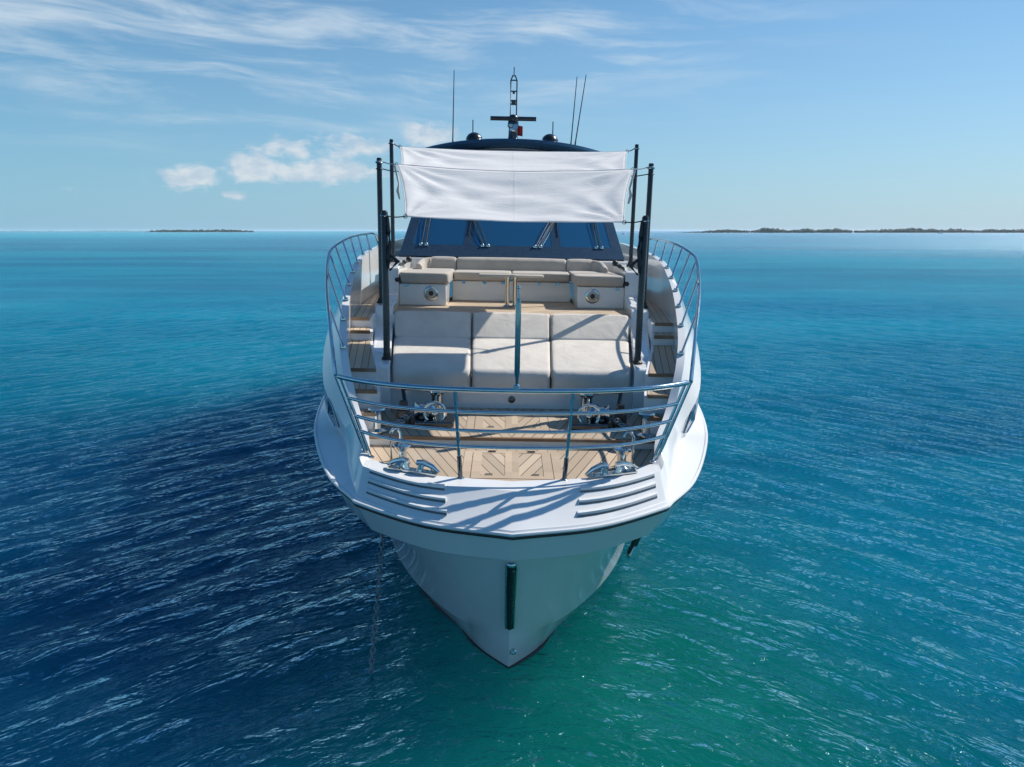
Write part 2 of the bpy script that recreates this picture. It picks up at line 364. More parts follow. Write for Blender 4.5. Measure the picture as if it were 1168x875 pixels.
# ------------------------------------------------------------------ the sea: one sheet, finely modelled waves near the yacht
def build_sea():
    near_x = np.arange(-42, 42.01, 0.14); near_y = np.arange(-6, 78.01, 0.14)
    def ext(lo, hi, arr):
        out_hi = []; s = 0.3; v = arr[-1]
        while v < hi: s *= 1.55; v += s; out_hi.append(min(v, hi))
        out_lo = []; s = 0.3; v = arr[0]
        while v > lo: s *= 1.55; v -= s; out_lo.append(max(v, lo))
        return np.concatenate([np.array(out_lo[::-1]), arr, np.array(out_hi)])
    X = ext(-26000, 26000, near_x); Y = ext(-3000, 26000, near_y)
    gx, gy = np.meshgrid(X, Y); rng = np.random.default_rng(5)
    yw = gy + 1.05 * np.sqrt(gx * gx + 25.0); hgt = np.zeros_like(gx)
    for k in range(64):
        lam = 0.60 * (7.0 ** (rng.random() ** 1.4)); ang = rng.normal(0, 0.46); kk = 2 * math.pi / lam
        amp = 0.0044 * lam ** 0.55
        ph = kk * (math.sin(ang) * gx + math.cos(ang) * yw) + rng.random() * 6.28
        s = np.sin(ph + 0.35 * np.sin(0.23 * gx + 0.17 * gy + k)); hgt += amp * (s + 0.18 * np.cos(2 * ph))
    fade = np.clip((42 - np.abs(gx)) / 14, 0, 1) * np.clip((78 - gy) / 30, 0, 1) * np.clip((gy + 6) / 6, 0, 1)
    hgt *= fade
    nx, ny = len(X), len(Y)
    co = np.stack([gx, gy, hgt], -1).reshape(-1, 3).astype(np.float32)
    i = np.arange(nx * ny).reshape(ny, nx)
    f = np.stack([i[:-1, :-1], i[:-1, 1:], i[1:, 1:], i[1:, :-1]], -1).reshape(-1, 4).astype(np.int32)
    me = bpy.data.meshes.new('sea'); me.vertices.add(len(co)); me.vertices.foreach_set('co', co.ravel())
    me.loops.add(f.size); me.loops.foreach_set('vertex_index', f.ravel()); me.polygons.add(len(f))
    me.polygons.foreach_set('loop_start', np.arange(0, f.size, 4, dtype=np.int32)); me.update(); me.validate()
    me.shade_smooth(); me.materials.append(M['sea'])
    o = bpy.data.objects.new('sea', me); col.objects.link(o); o['kind'] = 'structure'
build_sea()

# ------------------------------------------------------------------ the yacht: hull
yacht = thing('motor_yacht', 'large white motor yacht anchored bow on, with teak foredeck and dark raked windshield', 'yacht', PIV)
RT = [(0, 8.08, 2.47), (1.08, 8.34, 2.49), (1.97, 8.82, 2.54), (2.17, 9.02, 2.57), (2.6, 9.6, 2.66), (3.02, 10.6, 2.83), (3.25, 11.5, 2.98), (3.42, 13, 3.12), (3.47, 14.5, 3.17), (3.5, 16, 3.2), (3.5, 24, 3.2), (3.4, 33, 3.1)]
RB = [(x * 0.992, y + 0.025, z - 0.07) for x, y, z in RT]
N_ = [(0, 8.2, 2.07), (1.0, 8.46, 2.07), (1.8, 8.97, 2.08), (1.98, 9.17, 2.09), (2.4, 9.8, 2.15), (2.82, 11.0, 2.25), (3.06, 12, 2.32), (3.25, 13.5, 2.36), (3.32, 15, 2.4), (3.38, 16.5, 2.42), (3.42, 24, 2.4), (3.35, 33, 2.3)]
N2 = [(0, 8.25, 2.05), (.85, 8.58, 2.05), (1.42, 9.06, 2.04), (1.53, 9.19, 2.04), (1.96, 10.05, 2.04), (2.4, 11.2, 2.1), (2.68, 12.3, 2.14), (2.98, 13.9, 2.22), (3.12, 15.5, 2.3), (3.22, 17, 2.34), (3.38, 24, 2.36), (3.32, 33, 2.26)]
C_ = [(0, 8.9, .6), (.64, 9.4, .5), (1.02, 9.9, .45), (1.11, 10.05, .44), (1.5, 10.7, .4), (1.9, 11.6, .35), (2.2, 12.5, .3), (2.55, 14, .25), (2.78, 15.5, .22), (2.95, 17, .2), (3.2, 24, .12), (3.15, 33, .1)]
C2 = [(max(0, x - 0.09 * min(1, i / 2)), y + 0.03 * min(1, i / 4), z - 0.03) for i, (x, y, z) in enumerate(C_)]
W_ = [(0, 9.05, 0), (.42, 9.5, 0), (.68, 9.95, 0), (.76, 10.15, 0), (1.3, 10.9, 0), (1.7, 11.8, 0), (2.0, 12.7, 0), (2.38, 14.2, 0), (2.62, 15.7, 0), (2.8, 17.2, 0), (3.1, 24, 0), (3.1, 33, 0)]
K_ = [(x * 0.6, y + 0.5, -1.0) for x, y, z in W_]
L_ = [(0, 8.11, 2.51), (1.07, 8.37, 2.53), (1.95, 8.86, 2.585), (2.13, 9.07, 2.615), (2.38, 9.7, 2.72), (2.66, 10.6, 2.88), (3.14, 11.5, 3.02), (3.34, 12.95, 3.15), (3.42, 14.5, 3.2), (3.46, 16, 3.24), (3.46, 24, 3.24), (3.35, 33, 3.14)]
L2 = [(0, 8.13, 2.517), (1.07, 8.39, 2.537), (1.94, 8.89, 2.592), (2.115, 9.1, 2.622), (2.34, 9.73, 2.735), (2.61, 10.62, 2.9), (3.1, 11.52, 3.04), (3.30, 12.97, 3.17), (3.39, 14.5, 3.22), (3.43, 16, 3.26), (3.43, 24, 3.26), (3.32, 33, 3.16)]
G_ = [(0, 8.83, 2.86), (1.2, 9.0, 2.88), (1.95, 9.42, 2.92), (2.08, 9.55, 2.95), (2.22, 9.95, 3.18), (2.48, 10.55, 3.45), (2.74, 11.15, 4.08), (2.99, 12.3, 4.58), (3.22, 14.2, 5.22), (3.34, 16.8, 5.6), (3.36, 24, 5.8), (3.26, 33, 5.4)]
E_ = [(0, 8.6, 2.842), (1.16, 8.78, 2.862), (1.93, 9.2, 2.902), (2.08, 9.36, 2.925)] + [tuple(a * 0.35 + b * 0.65 for a, b in zip(p, q)) for p, q in zip(L2[4:5], G_[4:5])] + [(2.62, 10.56, 3.2), (3.08, 11.35, 3.62), (3.34, 12.7, 4.2), (3.45, 14.3, 4.65), (3.46, 16.6, 5.0), (3.46, 24, 5.2), (3.36, 33, 4.8)]
GI = [(0, 8.9, 2.862), (1.17, 9.07, 2.882), (1.88, 9.48, 2.922), (2.0, 9.6, 2.932)] + [(x - 0.12, y + 0.03, z + 0.002) for x, y, z in G_[4:]]
DI = [(x - 0.02 if x else 0, y + 0.02, 2.55) for x, y, z in GI]
SUB = 6
def mirror_rows(rows):
    o = []
    for r in rows:
        c = catmull(r, SUB); c[0].x = 0
        o.append([V(-p.x, p.y, p.z) for p in c[:0:-1]] + c)
    return o
def hull_pt(ra, rb, st, fr, off=0.0, side=1):
    """point on the hull skin between two rows at a station; used to seat fittings on it"""
    def at(row, s):
        c = catmull(row, SUB); s = s * SUB; i = min(int(s), len(c) - 2); return c[i].lerp(c[i + 1], s - i)
    e = 0.02
    p = at(ra, st).lerp(at(rb, st), fr); du = at(ra, st + e).lerp(at(rb, st + e), fr) - p; dv = at(ra, st).lerp(at(rb, st), fr + e) - p
    n = du.cross(dv).normalized(); p = p + n * off
    return V(p.x * side, p.y, p.z), V(n.x * side, n.y, n.z)
def fair(row, n=72):
    """the same curve sampled evenly along its length, closer together towards the stem"""
    c = catmull(row, 14); d = [0.0]
    for a, b in zip(c, c[1:]): d.append(d[-1] + (b - a).length)
    o = []
    for k in range(n + 1):
        t = d[-1] * (k / n) ** 1.6; q = [float(np.interp(t, d, [p[m] for p in c])) for m in range(3)]; o.append(V(*q))
    o[0].x = 0
    for _ in range(5): o = [o[0]] + [o[k] * 0.5 + (o[k - 1] + o[k + 1]) * 0.25 for k in range(1, n)] + [o[n]]
    return o
def both(c): return [V(-p.x, p.y, p.z) for p in c[:0:-1]] + c
fK, fW, fC2, fC, fN = (fair(r) for r in (K_, W_, C2, C_, N2))
low = [fK, fW, fC2, fC]
for t in (0.12, 0.25, 0.4, 0.55, 0.7, 0.85, 1.0):
    low.append([V(a.lerp(b, t).x * (1 - 0.05 * math.sin(math.pi * t)), a.lerp(b, t).y, a.lerp(b, t).z + (0.004 if t == 1.0 else 0)) for a, b in zip(fC, fN)])
bm = B(); v0 = loft(bm, [both(c) for c in low]); bm.faces.new([r[0] for r in v0] + [r[-1] for r in v0][::-1])
rows = mirror_rows([N_, RB, RT, L_, L2, E_, G_, GI, DI]); rows.insert(0, None)
# the shelf under the bow band joins the faired lower hull to the band
nr = mirror_rows([N2])[0]; rows[0] = nr
vr = loft(bm, rows); bm.faces.new([r[0] for r in vr[:4]] + [r[-1] for r in vr[:4]][::-1])
hull = obj('hull', bm, 'gelcoat', yacht, sharp=26)
def rowline(row, a, b, dz=0.0, dn=0.0):
    c = catmull(row, SUB)
    c = [p + V(0, -dn, dz) for p in c]; c = [V(-p.x, p.y, p.z) for p in c[:0:-1]] + c
    n = len(c) // 2; return c[n - int(b * SUB): n + int(b * SUB) + 1]
# dark strake under the cap, light strake above it
bm = B(); tube(bm, rowline(RB, 0, 4.4, 0.018, 0.012), 0.024, 8); obj('rub_strake', bm, 'rubber', hull)
bm = B(); tube(bm, rowline(W_, 0, 8, -0.01, 0.0), 0.028, 8); obj('boot_stripe', bm, 'rubber', hull)
bm = B(); tube(bm, rowline(RT, 0, 10, -0.005, 0.0), 0.026, 8); obj('gunwale_moulding', bm, 'gelcoat', hull)
# three ribs pressed into the cap each side of the bow
for s in (-1, 1):
    for fr in (0.90, 0.56, 0.22):
        pts = [hull_pt(L2, E_, 0.74 + (2.0 - 0.74) * k / 14, fr, 0.006, s)[0] for k in range(15)]
        bm = B(); rws = []
        for p in pts:
            q = p + V(0, 0.045, 0.012); rws.append([p + V(0, -0.012, -0.02), p + V(0, -0.004, 0.036), q + V(0, 0, 0.034), q + V(0, 0.05, -0.01)])
        v4 = loft(bm, rws, close=True); bm.faces.new(v4[0][::-1]); bm.faces.new(v4[-1])
        obj('cap_rib', bm, 'gelcoat', hull, sharp=30)
        bm = B(); rws = [[p + V(0, -0.017, -0.018), p + V(0, -0.015, 0.006), p + V(0, -0.005, 0.008), p + V(0, -0.006, -0.02)] for p in pts]
        v4 = loft(bm, rws, close=True); bm.faces.new(v4[0][::-1]); bm.faces.new(v4[-1])
        obj('rib_seal', bm, 'groove', hull, sharp=30)
# dark mooring ports in the bulwarks
for s in (-1, 1):
    P = [(5.20, 0.30), (5.38, 0.12), (5.68, 0.34), (5.62, 1.0), (5.46, 1.0)]
    bm = B(); a = [hull_pt(L2, E_, st, f, 0.014, s)[0] for st, f in P]; b = [hull_pt(L2, E_, st, f, -0.03, s)[0] for st, f in P]
    va = [bm.verts.new(p) for p in a]; vb = [bm.verts.new(p) for p in b]; bm.faces.new(va); bm.faces.new(vb[::-1])
    for k in range(5): bm.faces.new((va[k], va[(k + 1) % 5], vb[(k + 1) % 5], vb[k]))
    o = obj('mooring_port', bm, 'hawse', hull)
    bm = B(); tube(bm, [hull_pt(L2, E_, st, f, 0.016, s)[0] for st, f in P], 0.012, 6, closed=True); obj('port_rim', bm, 'chrome', hull)
# stem guard
bm = B(); st = [V(0, 8.30, 1.97), V(0, 8.37, 1.80), V(0, 8.51, 1.48), V(0, 8.68, 1.10), V(0, 8.82, 0.79)]
tube(bm, [p + V(0, -0.02, 0) for p in st], [0.055, 0.068, 0.066, 0.060, 0.045], 14)
guard = obj('stem_guard', bm, 'carbon', yacht)
bm = B()
for s in (-1, 1): tube(bm, [p + V(s * (0.066 - 0.003 * i), -0.045, 0) for i, p in enumerate(st)], 0.014, 8)
obj('guard_trim', bm, 'chrome', guard)
bm = B(); sphere(bm, (0, 8.28, 1.98), 0.066, (1, 0.9, 0.7)); obj('guard_cap', bm, 'chrome', guard)
bm = B(); lathe(bm, [(0.045, 0), (0.045, 0.02), (0.03, 0.035)], (0.06, 8.995, 0.3), 14, Matrix.Rotation(R(75), 3, 'X')); obj('towing_eye', bm, 'chrome', hull)
# stainless plates where the anchors stow
for s in (-1, 1):
    bm = B(); P = [(4.15, 0.93), (4.75, 0.93), (4.65, 0.55), (4.25, 0.55)]
    a = [hull_pt(C_, N2, st_, f, 0.012, s)[0] for st_, f in P]; b = [hull_pt(C_, N2, st_, f, -0.03, s)[0] for st_, f in P]
    va = [bm.verts.new(p) for p in a]; vb = [bm.verts.new(p) for p in b]; bm.faces.new(va); bm.faces.new(vb[::-1])
    for k in range(4): bm.faces.new((va[k], va[(k + 1) % 4], vb[(k + 1) % 4], vb[k]))
    obj('anchor_plate', bm, 'darkchrome', hull)

# ---- decks
gy = [p.y for p in catmull(GI, SUB)]; gxv = [p.x for p in catmull(GI, SUB)]
def gi(y): return float(np.interp(y, gy, gxv))
def deck(name, y0, y1, z0, z1, xo, m, th=0.06, n=16, parent=None, xi=None):
    bm = B(); t = []; b = []
    for k in range(n + 1):
        y = y0 + (y1 - y0) * k / n; z = z0 + (z1 - z0) * k / n; x = xo(y); i = -x if xi is None else xi(y)
        t.append([V(i, y, z), V(x, y, z)]); b.append([V(i, y, z - th), V(x, y, z - th)])
    rows = [[a[0], a[1], c[1], c[0]] for a, c in zip(t, b)]
    vr = loft(bm, rows, close=True); bm.faces.new(vr[0][::-1]); bm.faces.new(vr[-1])
    return obj(name, bm, m, parent or yacht, sharp=30)
foredeck = deck('foredeck', 8.88, 10.42, 2.775, 2.86, lambda y: gi(y) + 0.03, 'teak_vee', 0.08)
# raised windlass deck with its white riser and teak nosing
deck('deck_riser', 10.43, 11.9, 2.985, 3.10, lambda y: min(gi(y) + 0.03, 2.75), 'gelcoat_matt', 0.5)
deck('windlass_deck', 10.46, 11.8, 3.005, 3.125, lambda y: min(gi(y) + 0.02, 2.72), 'teak_vee', 0.016)
bm = B(); box(bm, (0, 10.42, 2.985), (4.66, 0.07, 0.05)); obj('deck_nosing', bm, 'teak_dark', yacht, bevel=0.008)

def hatch(y0, y1, hx, zf, name='deck_hatch'):
    cy = (y0 + y1) / 2; sl = (0.085 / 1.54)
    bm = B(); wv = 0.12
    def q(xa, xb, ya, yb, up, th=0.03):
        hexa(bm, [V(xa, ya, zf(ya) + up - th), V(xb, ya, zf(ya) + up - th), V(xb, yb, zf(yb) + up - th), V(xa, yb, zf(yb) + up - th), V(xa, ya, zf(ya) + up), V(xb, ya, zf(ya) + up), V(xb, yb, zf(yb) + up), V(xa, yb, zf(yb) + up)])
    q(-hx, -hx + wv, y0, y1, 0.008); q(hx - wv, hx, y0, y1, 0.008); q(-hx + wv, hx - wv, y0, y0 + wv * 0.8, 0.008); q(-hx + wv, hx - wv, y1 - wv * 0.8, y1, 0.008)
    root = obj(name, bm, 'teak_edge', yacht)
    a, b, c, d = -hx + wv + 0.012, hx - wv - 0.012, y0 + wv * 0.8 + 0.012, y1 - wv * 0.8 - 0.012
    bm = B(); q(a, b, c, d, 0.006); obj('hatch_panel', bm, 'teak_vee', root)
    bm = B(); q(a, a + 0.13, c, d, 0.012); q(b - 0.13, b, c, d, 0.012); q(-0.1, 0.1, c + 0.1, d, 0.012); q(a + 0.13, b - 0.13, c, c + 0.1, 0.012); obj('hatch_border', bm, 'teak_edge', root)
    for s in (-1, 1):
        bm = B(); box(bm, (s * hx * 0.42, y1 - 0.05, zf(y1) + 0.014), (0.11, 0.04, 0.012)); obj('hinge', bm, 'darkchrome', root)
        bm = B(); box(bm, (s * hx * 0.46, y0 + 0.24, zf(y0 + .24) + 0.016), (0.1, 0.03, 0.012)); obj('latch', bm, 'chrome', root)
    return root
hatch(9.06, 10.24, 0.70, lambda y: 2.775 + (y - 8.88) * 0.0552)
hatch(10.62, 11.45, 0.72, lambda y: 3.005 + (y - 10.46) * 0.0896, 'locker_hatch')

# ---- coamings, sun pad base, lounge structure
cin = lambda y: float(np.interp(y, [11.5, 13.7, 15.2, 17.3], [2.02, 2.30, 2.40, 2.40]))
cou = lambda y: float(np.interp(y, [10.6, 11.3, 12.4, 12.95, 14.5, 17.4], [2.04, 2.18, 2.47, 2.58, 2.70, 2.80]))
prof = [(11.52, 2.9), (11.52, 3.86), (11.56, 3.90), (12.14, 3.94), (12.2, 4.0), (13.55, 4.28), (13.62, 4.34), (13.66, 4.60), (13.72, 4.64), (14.42, 4.66), (14.48, 4.70), (15.1, 4.78), (15.18, 5.27), (15.24, 5.31), (17.4, 5.37)]
for s in (-1, 1):
    bm = B(); rows = []
    for y, z in prof: rows.append([V(s * cin(y), y, z), V(s * cou(y), y, z), V(s * cou(y), y, 2.9), V(s * cin(y), y, 2.9)])
    vr = loft(bm, rows, close=True); bm.faces.new(vr[0][::-1]); bm.faces.new(vr[-1])
    obj('coaming', bm, 'gelcoat', yacht, sharp=30, bevel=0.025, seg=3)
spx = lambda y: float(np.interp(y, [11.5, 13.8], [1.99, 2.27]))
deck('sun_pad_base', 11.80, 13.75, 3.46, 3.98, lambda y: spx(y) + 0.05, 'gelcoat', 0.9)
deck('lounge_base', 13.62, 17.3, 4.48, 4.485, lambda y: cin(y) + 0.05, 'gelcoat_matt', 0.6)
deck('lounge_floor', 13.70, 16.9, 4.50, 4.50, lambda y: cin(y) + 0.03, 'teak_floor', 0.016)
bm = B(); lathe(bm, [(0.06, 0), (0.06, 0.012), (0.04, 0.02)], (0, 11.795, 3.28), 16, Matrix.Rotation(R(90), 3, 'X')); obj('locker_latch', bm, 'darkchrome', yacht)

# ---- side decks with steps
def outer(y): return gi(y) + 0.05
for s in (-1, 1):
    treads = [(10.55, 10.80, 3.32, 3.32), (10.78, 11.36, 3.62, 3.66), (11.34, 12.62, 3.85, 4.13), (12.60, 12.97, 4.29, 4.31), (12.95, 24.0, 4.48, 4.72)]
    for (y0, y1, z0, z1) in treads:
        f = (lambda y: outer(y)) if s > 0 else (lambda y: -cou(y) + 0.02)
        g = (lambda y: cou(y) - 0.02) if s > 0 else (lambda y: -outer(y))
        deck('deck_step', y0, y1, z0, z1, f, 'gelcoat_matt', 0.7, 10, None, g)
        dz = (z1 - z0) / (y1 - y0)
        f2 = (lambda y: outer(y) - 0.07) if s > 0 else (lambda y: -cou(y) - 0.03); g2 = (lambda y: cou(y) + 0.03) if s > 0 else (lambda y: -outer(y) + 0.07)
        td = deck('side_tread', y0 - 0.015, y1 - 0.03, z0 + 0.014, z1 + 0.014 - dz * 0.03, f2, 'teak_long', 0.03, 10, None, g2)
        deck('tread_nosing', y0 - 0.03, y0 + 0.05, z0 + 0.019, z0 + 0.019, f2, 'teak_dark', 0.055, 2, td, g2)

# ---- sun pad cushions: three across, each a seat and a raised back
pad = obj('sun_pad', (lambda b: (box(b, (0, 12.7, 3.72), (3.9, 1.6, 0.1)), b)[1])(B()), 'gelcoat', yacht)
cuts = [(-1.0, -0.345), (-0.335, 0.325), (0.335, 1.0)]
for a, b in cuts:
    pr = round_poly([(11.70, 3.46), (11.66, 3.79), (13.12, 4.13), (13.16, 3.86), (11.95, 3.5)], [0.03, 0.14, 0.05, 0.04, 0.04], 6)
    bm = B(); cushion(bm, pr, (lambda y, a=a: spx(y) * a), (lambda y, b=b: spx(y) * b - 0.012), 0.07, 0.02)
    obj('seat_cushion', bm, 'cushion', pad, sharp=50)
    pr = round_poly([(13.14, 3.95), (13.12, 4.14), (13.62, 4.55), (13.74, 4.53), (13.60, 4.2)], [0.04, 0.05, 0.08, 0.06, 0.04], 5)
    bm = B(); cushion(bm, pr, (lambda y, a=a: spx(y) * a), (lambda y, b=b: spx(y) * b - 0.012), 0.06, 0.015)
    obj('back_cushion', bm, 'cushion', pad, sharp=50)
for a in (-0.34, 0.33):
    bm = B(); x0 = a
    tube(bm, [V(spx(11.7) * a - 0.004, 11.672, 3.5), V(spx(11.7) * a - 0.004, 11.672, 3.70), V(spx(11.75) * a, 11.80, 3.80), V(spx(12.5) * a, 12.5, 3.975), V(spx(13.1) * a, 13.1, 4.115), V(spx(13.6) * a, 13.6, 4.535)], 0.008, 6); obj('piping', bm, 'piping', pad)

# ---- U-shaped lounge
bm = B()
sofa = obj('lounge_sofa', (lambda b: (box(b, (0, 16.72, 4.73), (2.72, 0.66, 0.46)), box(b, (-1.90, 16.15, 4.73), (1.0, 1.9, 0.459)), box(b, (1.90, 16.15, 4.73), (1.0, 1.9, 0.459)), b)[3])(bm), 'gelcoat', yacht, bevel=0.02)
for (xa, xb) in ((-1.33, -0.01), (0.01, 1.33)):
    bm = B(); cushion(bm, round_poly([(16.28, 4.975), (16.26, 5.16), (16.92, 5.18), (16.95, 4.97)], 0.06), xa, xb, 0.06, 0.012); obj('seat_cushion', bm, 'cushion2', sofa, sharp=50)
for s in (-1, 1):
    xa, xb = sorted((s * 1.34, s * 2.38))
    bm = B(); cushion(bm, round_poly([(15.14, 4.97), (15.10, 5.20), (16.95, 5.20), (16.95, 4.97)], 0.08), xa, xb, 0.09, 0.015); obj('seat_cushion', bm, 'cushion2', sofa, sharp=50)
for (xa, xb) in ((-1.93, -1.31), (-1.30, 1.28), (1.29, 1.93)):
    bm = B(); cushion(bm, round_poly([(16.90, 5.12), (16.95, 5.40), (17.04, 5.47), (17.16, 5.44), (17.16, 5.1)], 0.05), xa, xb, 0.05, 0.012); obj('backrest', bm, 'cushion2', sofa, sharp=50)
for s in (-1, 1):                               # curved ends of the backrest
    arc = [V(s * (1.90 + 0.22 * math.sin(t)), 16.98 - 0.30 * (1 - math.cos(t)) - 0.4 * max(0, t - 1.2), 0) for t in np.linspace(0.0, 1.9, 12)]
    bm = B(); rows = []
    for i, p in enumerate(arc):
        tg = (arc[min(i + 1, 11)] - arc[max(i - 1, 0)]).normalized(); nn = V(-tg.y, tg.x, 0); hgt = 5.45 - 0.13 * (i / 11) ** 2
        rows.append([p + V(0, 0, z) + nn * d for d, z in ((-0.07, 5.1), (-0.075, hgt - 0.06), (-0.03, hgt), (0.03, hgt), (0.075, hgt - 0.06), (0.07, 5.1))])
    vr = loft(bm, rows, close=True); bm.faces.new(vr[0][::-1]); bm.faces.new(vr[-1]); obj('corner_backrest', bm, 'cushion2', sofa, sharp=50, bevel=0.02)
for s in (-1, 1):                               # strap fittings beside the sofa
    bm = B(); tube(bm, [V(s * 2.30, 16.1, 5.40), V(s * 2.42, 15.5, 5.34), V(s * 2.46, 15.15, 5.02)], 0.03, 8); sphere(bm, (s * 2.3, 16.05, 5.43), 0.07); sphere(bm, (s * 2.43, 15.2, 5.03), 0.08); sphere(bm, (s * 2.36, 15.75, 5.38), 0.05); obj('folded_strap', bm, 'rubber', sofa)
for s in (-1, 1):                               # speakers in the end panels
    bm = B(); rx = Matrix.Rotation(R(90), 3, 'X')
    lathe(bm, [(0.155, 0), (0.155, 0.015), (0.14, 0.025), (0.11, 0.028), (0.10, 0.006)], (s * 1.72, 15.205, 4.76), 28, rx); sp = obj('speaker', bm, 'chrome', yacht)
    bm = B(); lathe(bm, [(0.10, 0.008), (0.06, 0.014), (0.05, 0.02)], (s * 1.72, 15.205, 4.76), 24, rx); obj('speaker_cone', bm, 'yellow', sp)
    bm = B(); lathe(bm, [(0.055, 0.015), (0.05, 0.03), (0.02, 0.04)], (s * 1.72, 15.205, 4.76), 20, rx); obj('speaker_dome', bm, 'rubber', sp)
for x in (-1.1, -0.62, -0.2, 0.62, 1.05, -2.25, 2.25):  # small latches on the panels
    bm = B(); box(bm, (x, 16.385 if abs(x) < 1.3 else 15.195, 4.92), (0.07, 0.016, 0.05)); obj('locker_latch', bm, 'chrome', yacht)

# ---- deckhouse: windshield, interior, roof
def wsp(s, h, dn=0.0):
    """point on the raked windshield; s across (-1..1), h height above its foot"""
    half = 2.74 - 0.135 * h
    return V(s * half, 17.22 + 1.52 * h + 0.28 * s * s - dn * 0.55, 5.45 + h + dn * 0.83)
HT = 2.1
def ws_patch(s0, s1, h0, h1, dn, th, n=12, slant=0.0):
    bm = B(); f = [[wsp(s0 + (s1 - s0) * k / n + slant * (h / HT) * (1 if True else 0), h, dn) for k in range(n + 1)] for h in np.linspace(h0, h1, 5)]
    b = [[p + V(0, 0.55 * th, -0.83 * th) for p in r] for r in f]
    rows = [r1 + r2[::-1] for r1, r2 in zip(f, b)]
    vr = loft(bm, rows, close=True); bm.faces.new(vr[0][::-1]); bm.faces.new(vr[-1]); return bm
house = obj('deckhouse', (lambda b: b)((lambda b: (hexa(b, [V(-2.9, 17.12, 5.0), V(2.9, 17.12, 5.0), V(3.0, 31, 5.0), V(-3.0, 31, 5.0), V(-2.85, 17.12, 5.425), V(2.85, 17.12, 5.425), V(2.9, 31, 5.45), V(-2.9, 31, 5.45)]), b)[1])(B())), 'gelcoat', yacht, bevel=0.03)
for s in (-1, 1):                               # side walls with a long window each
    bm = B()
    P = [(17.5, 5.4), (31, 5.4), (31, 7.75), (20.6, 7.6)]
    a = [V(s * (2.70 if z < 6 else 2.46), y, z) for y, z in P]; b = [V(s * (2.62 if z < 6 else 2.38), y, z) for y, z in P]
    hexa(bm, a + b); wl = obj('side_wall', bm, 'frame', house)
    P = [(18.6, 5.8), (30, 5.8), (30, 7.3), (20.7, 7.3)]
    a = [V(s * (2.672 + 0.013), y, z) if z < 6 else V(s * (2.505 + 0.013), y, z) for y, z in P]; b = [p - V(s * 0.01, 0, 0) for p in a]
    bm = B(); hexa(bm, a + b); obj('side_window', bm, 'navy', wl)
shield = obj('windshield', ws_patch(-1, 1, 0.0, 0.27, 0.012, 0.08), 'frame', yacht, sharp=30)
for s0, s1 in ((-1.0, -0.905), (0.905, 1.0)): obj('pillar', ws_patch(s0, s1, 0.27, HT, 0.012, 0.08, 3), 'frame', shield)
for s0 in (-0.44, 0.36): obj('mullion', ws_patch(s0, s0 + 0.085, 0.27, HT, 0.010, 0.06, 3), 'frame', shield)
for s0, s1 in ((-0.905, -0.44), (-0.355, 0.36), (0.445, 0.905)): obj('glass_pane', ws_patch(s0, s1, 0.27, HT, 0.0, 0.012), 'glass', shield)
bm = B(); hexa(bm, [V(-2.5, 17.9, 5.44), V(2.5, 17.9, 5.44), V(2.45, 20.0, 5.44), V(-2.45, 20.0, 5.44), V(-2.5, 18.05, 5.66), V(2.5, 18.05, 5.66), V(2.45, 20.0, 6.05), V(-2.45, 20.0, 6.05)]); ds = obj('dashboard', bm, 'dash', house, bevel=0.05)
bm = B(); box(bm, (-0.05, 20.0, 6.22), (0.9, 0.5, 0.34)); obj('binnacle', bm, 'interior', ds, bevel=0.08, seg=3)
for x in (-0.55, 0.5):
    bm = B(); box(bm, (x, 21.6, 6.2), (0.62, 0.2, 1.1)); box(bm, (x, 21.35, 5.8), (0.6, 0.6, 0.2)); obj('helm_seat', bm, 'interior', house, bevel=0.06, seg=3)
bm = B(); box(bm, (0, 27.9, 6.5), (4.9, 0.1, 2.0)); obj('cabin_bulkhead', bm, 'interior', house)
bm = B(); hexa(bm, [V(-2.44, 20.25, 7.54), V(2.44, 20.25, 7.54), V(2.55, 31.5, 7.7), V(-2.55, 31.5, 7.7), V(-2.3, 20.45, 7.86), V(2.3, 20.45, 7.86), V(2.5, 31.5, 7.95), V(-2.5, 31.5, 7.95)]); obj('cabin_roof', bm, 'gelcoat', house, bevel=0.08, seg=3)
# upper windscreen and hardtop
def slab(name, m, y0, y1, hx, z, crown, th, parent, n=24):
    bm = B(); rows = []
    for k in range(n + 1):
        u = -1 + 2 * k / n; yf = y0 + 1.15 * abs(u) ** 2.6; zz = z - crown * u * u
        rows.append([V(u * hx, yf + 0.16, zz - th), V(u * hx, yf, zz - th * 0.55), V(u * hx, yf + 0.04, zz - th * 0.25), V(u * hx, yf + 0.35, zz - 0.02), V(u * hx, (yf + y1) / 2, zz + 0.07), V(u * hx, y1, zz), V(u * hx, y1, zz - th)])
    vr = loft(bm, rows, close=True); bm.faces.new(vr[0][::-1]); bm.faces.new(vr[-1]); return obj(name, bm, m, parent, sharp=50)
hard = slab('hardtop', 'navy', 21.6, 28.5, 2.82, 8.78, 0.22, 0.30, yacht)
bm = B(); rows = []
for k in range(25):
    u = -1 + 2 * k / 24; rows.append([V(u * 2.36, 21.2 + 0.9 * abs(u) ** 2.4, 7.84), V(u * 2.28, 21.9 + 0.95 * abs(u) ** 2.4, 8.48 - 0.24 * u * u), V(u * 2.26, 22.0 + 0.95 * abs(u) ** 2.4, 8.48 - 0.24 * u * u), V(u * 2.32, 21.3 + 0.9 * abs(u) ** 2.4, 7.84)])
vr = loft(bm, rows, close=True); bm.faces.new(vr[0][::-1]); bm.faces.new(vr[-1]); obj('upper_windscreen', bm, 'navy', yacht, sharp=40)
slab('visor', 'gelcoat', 21.72, 23.0, 1.75, 8.475, 0.12, 0.05, hard)
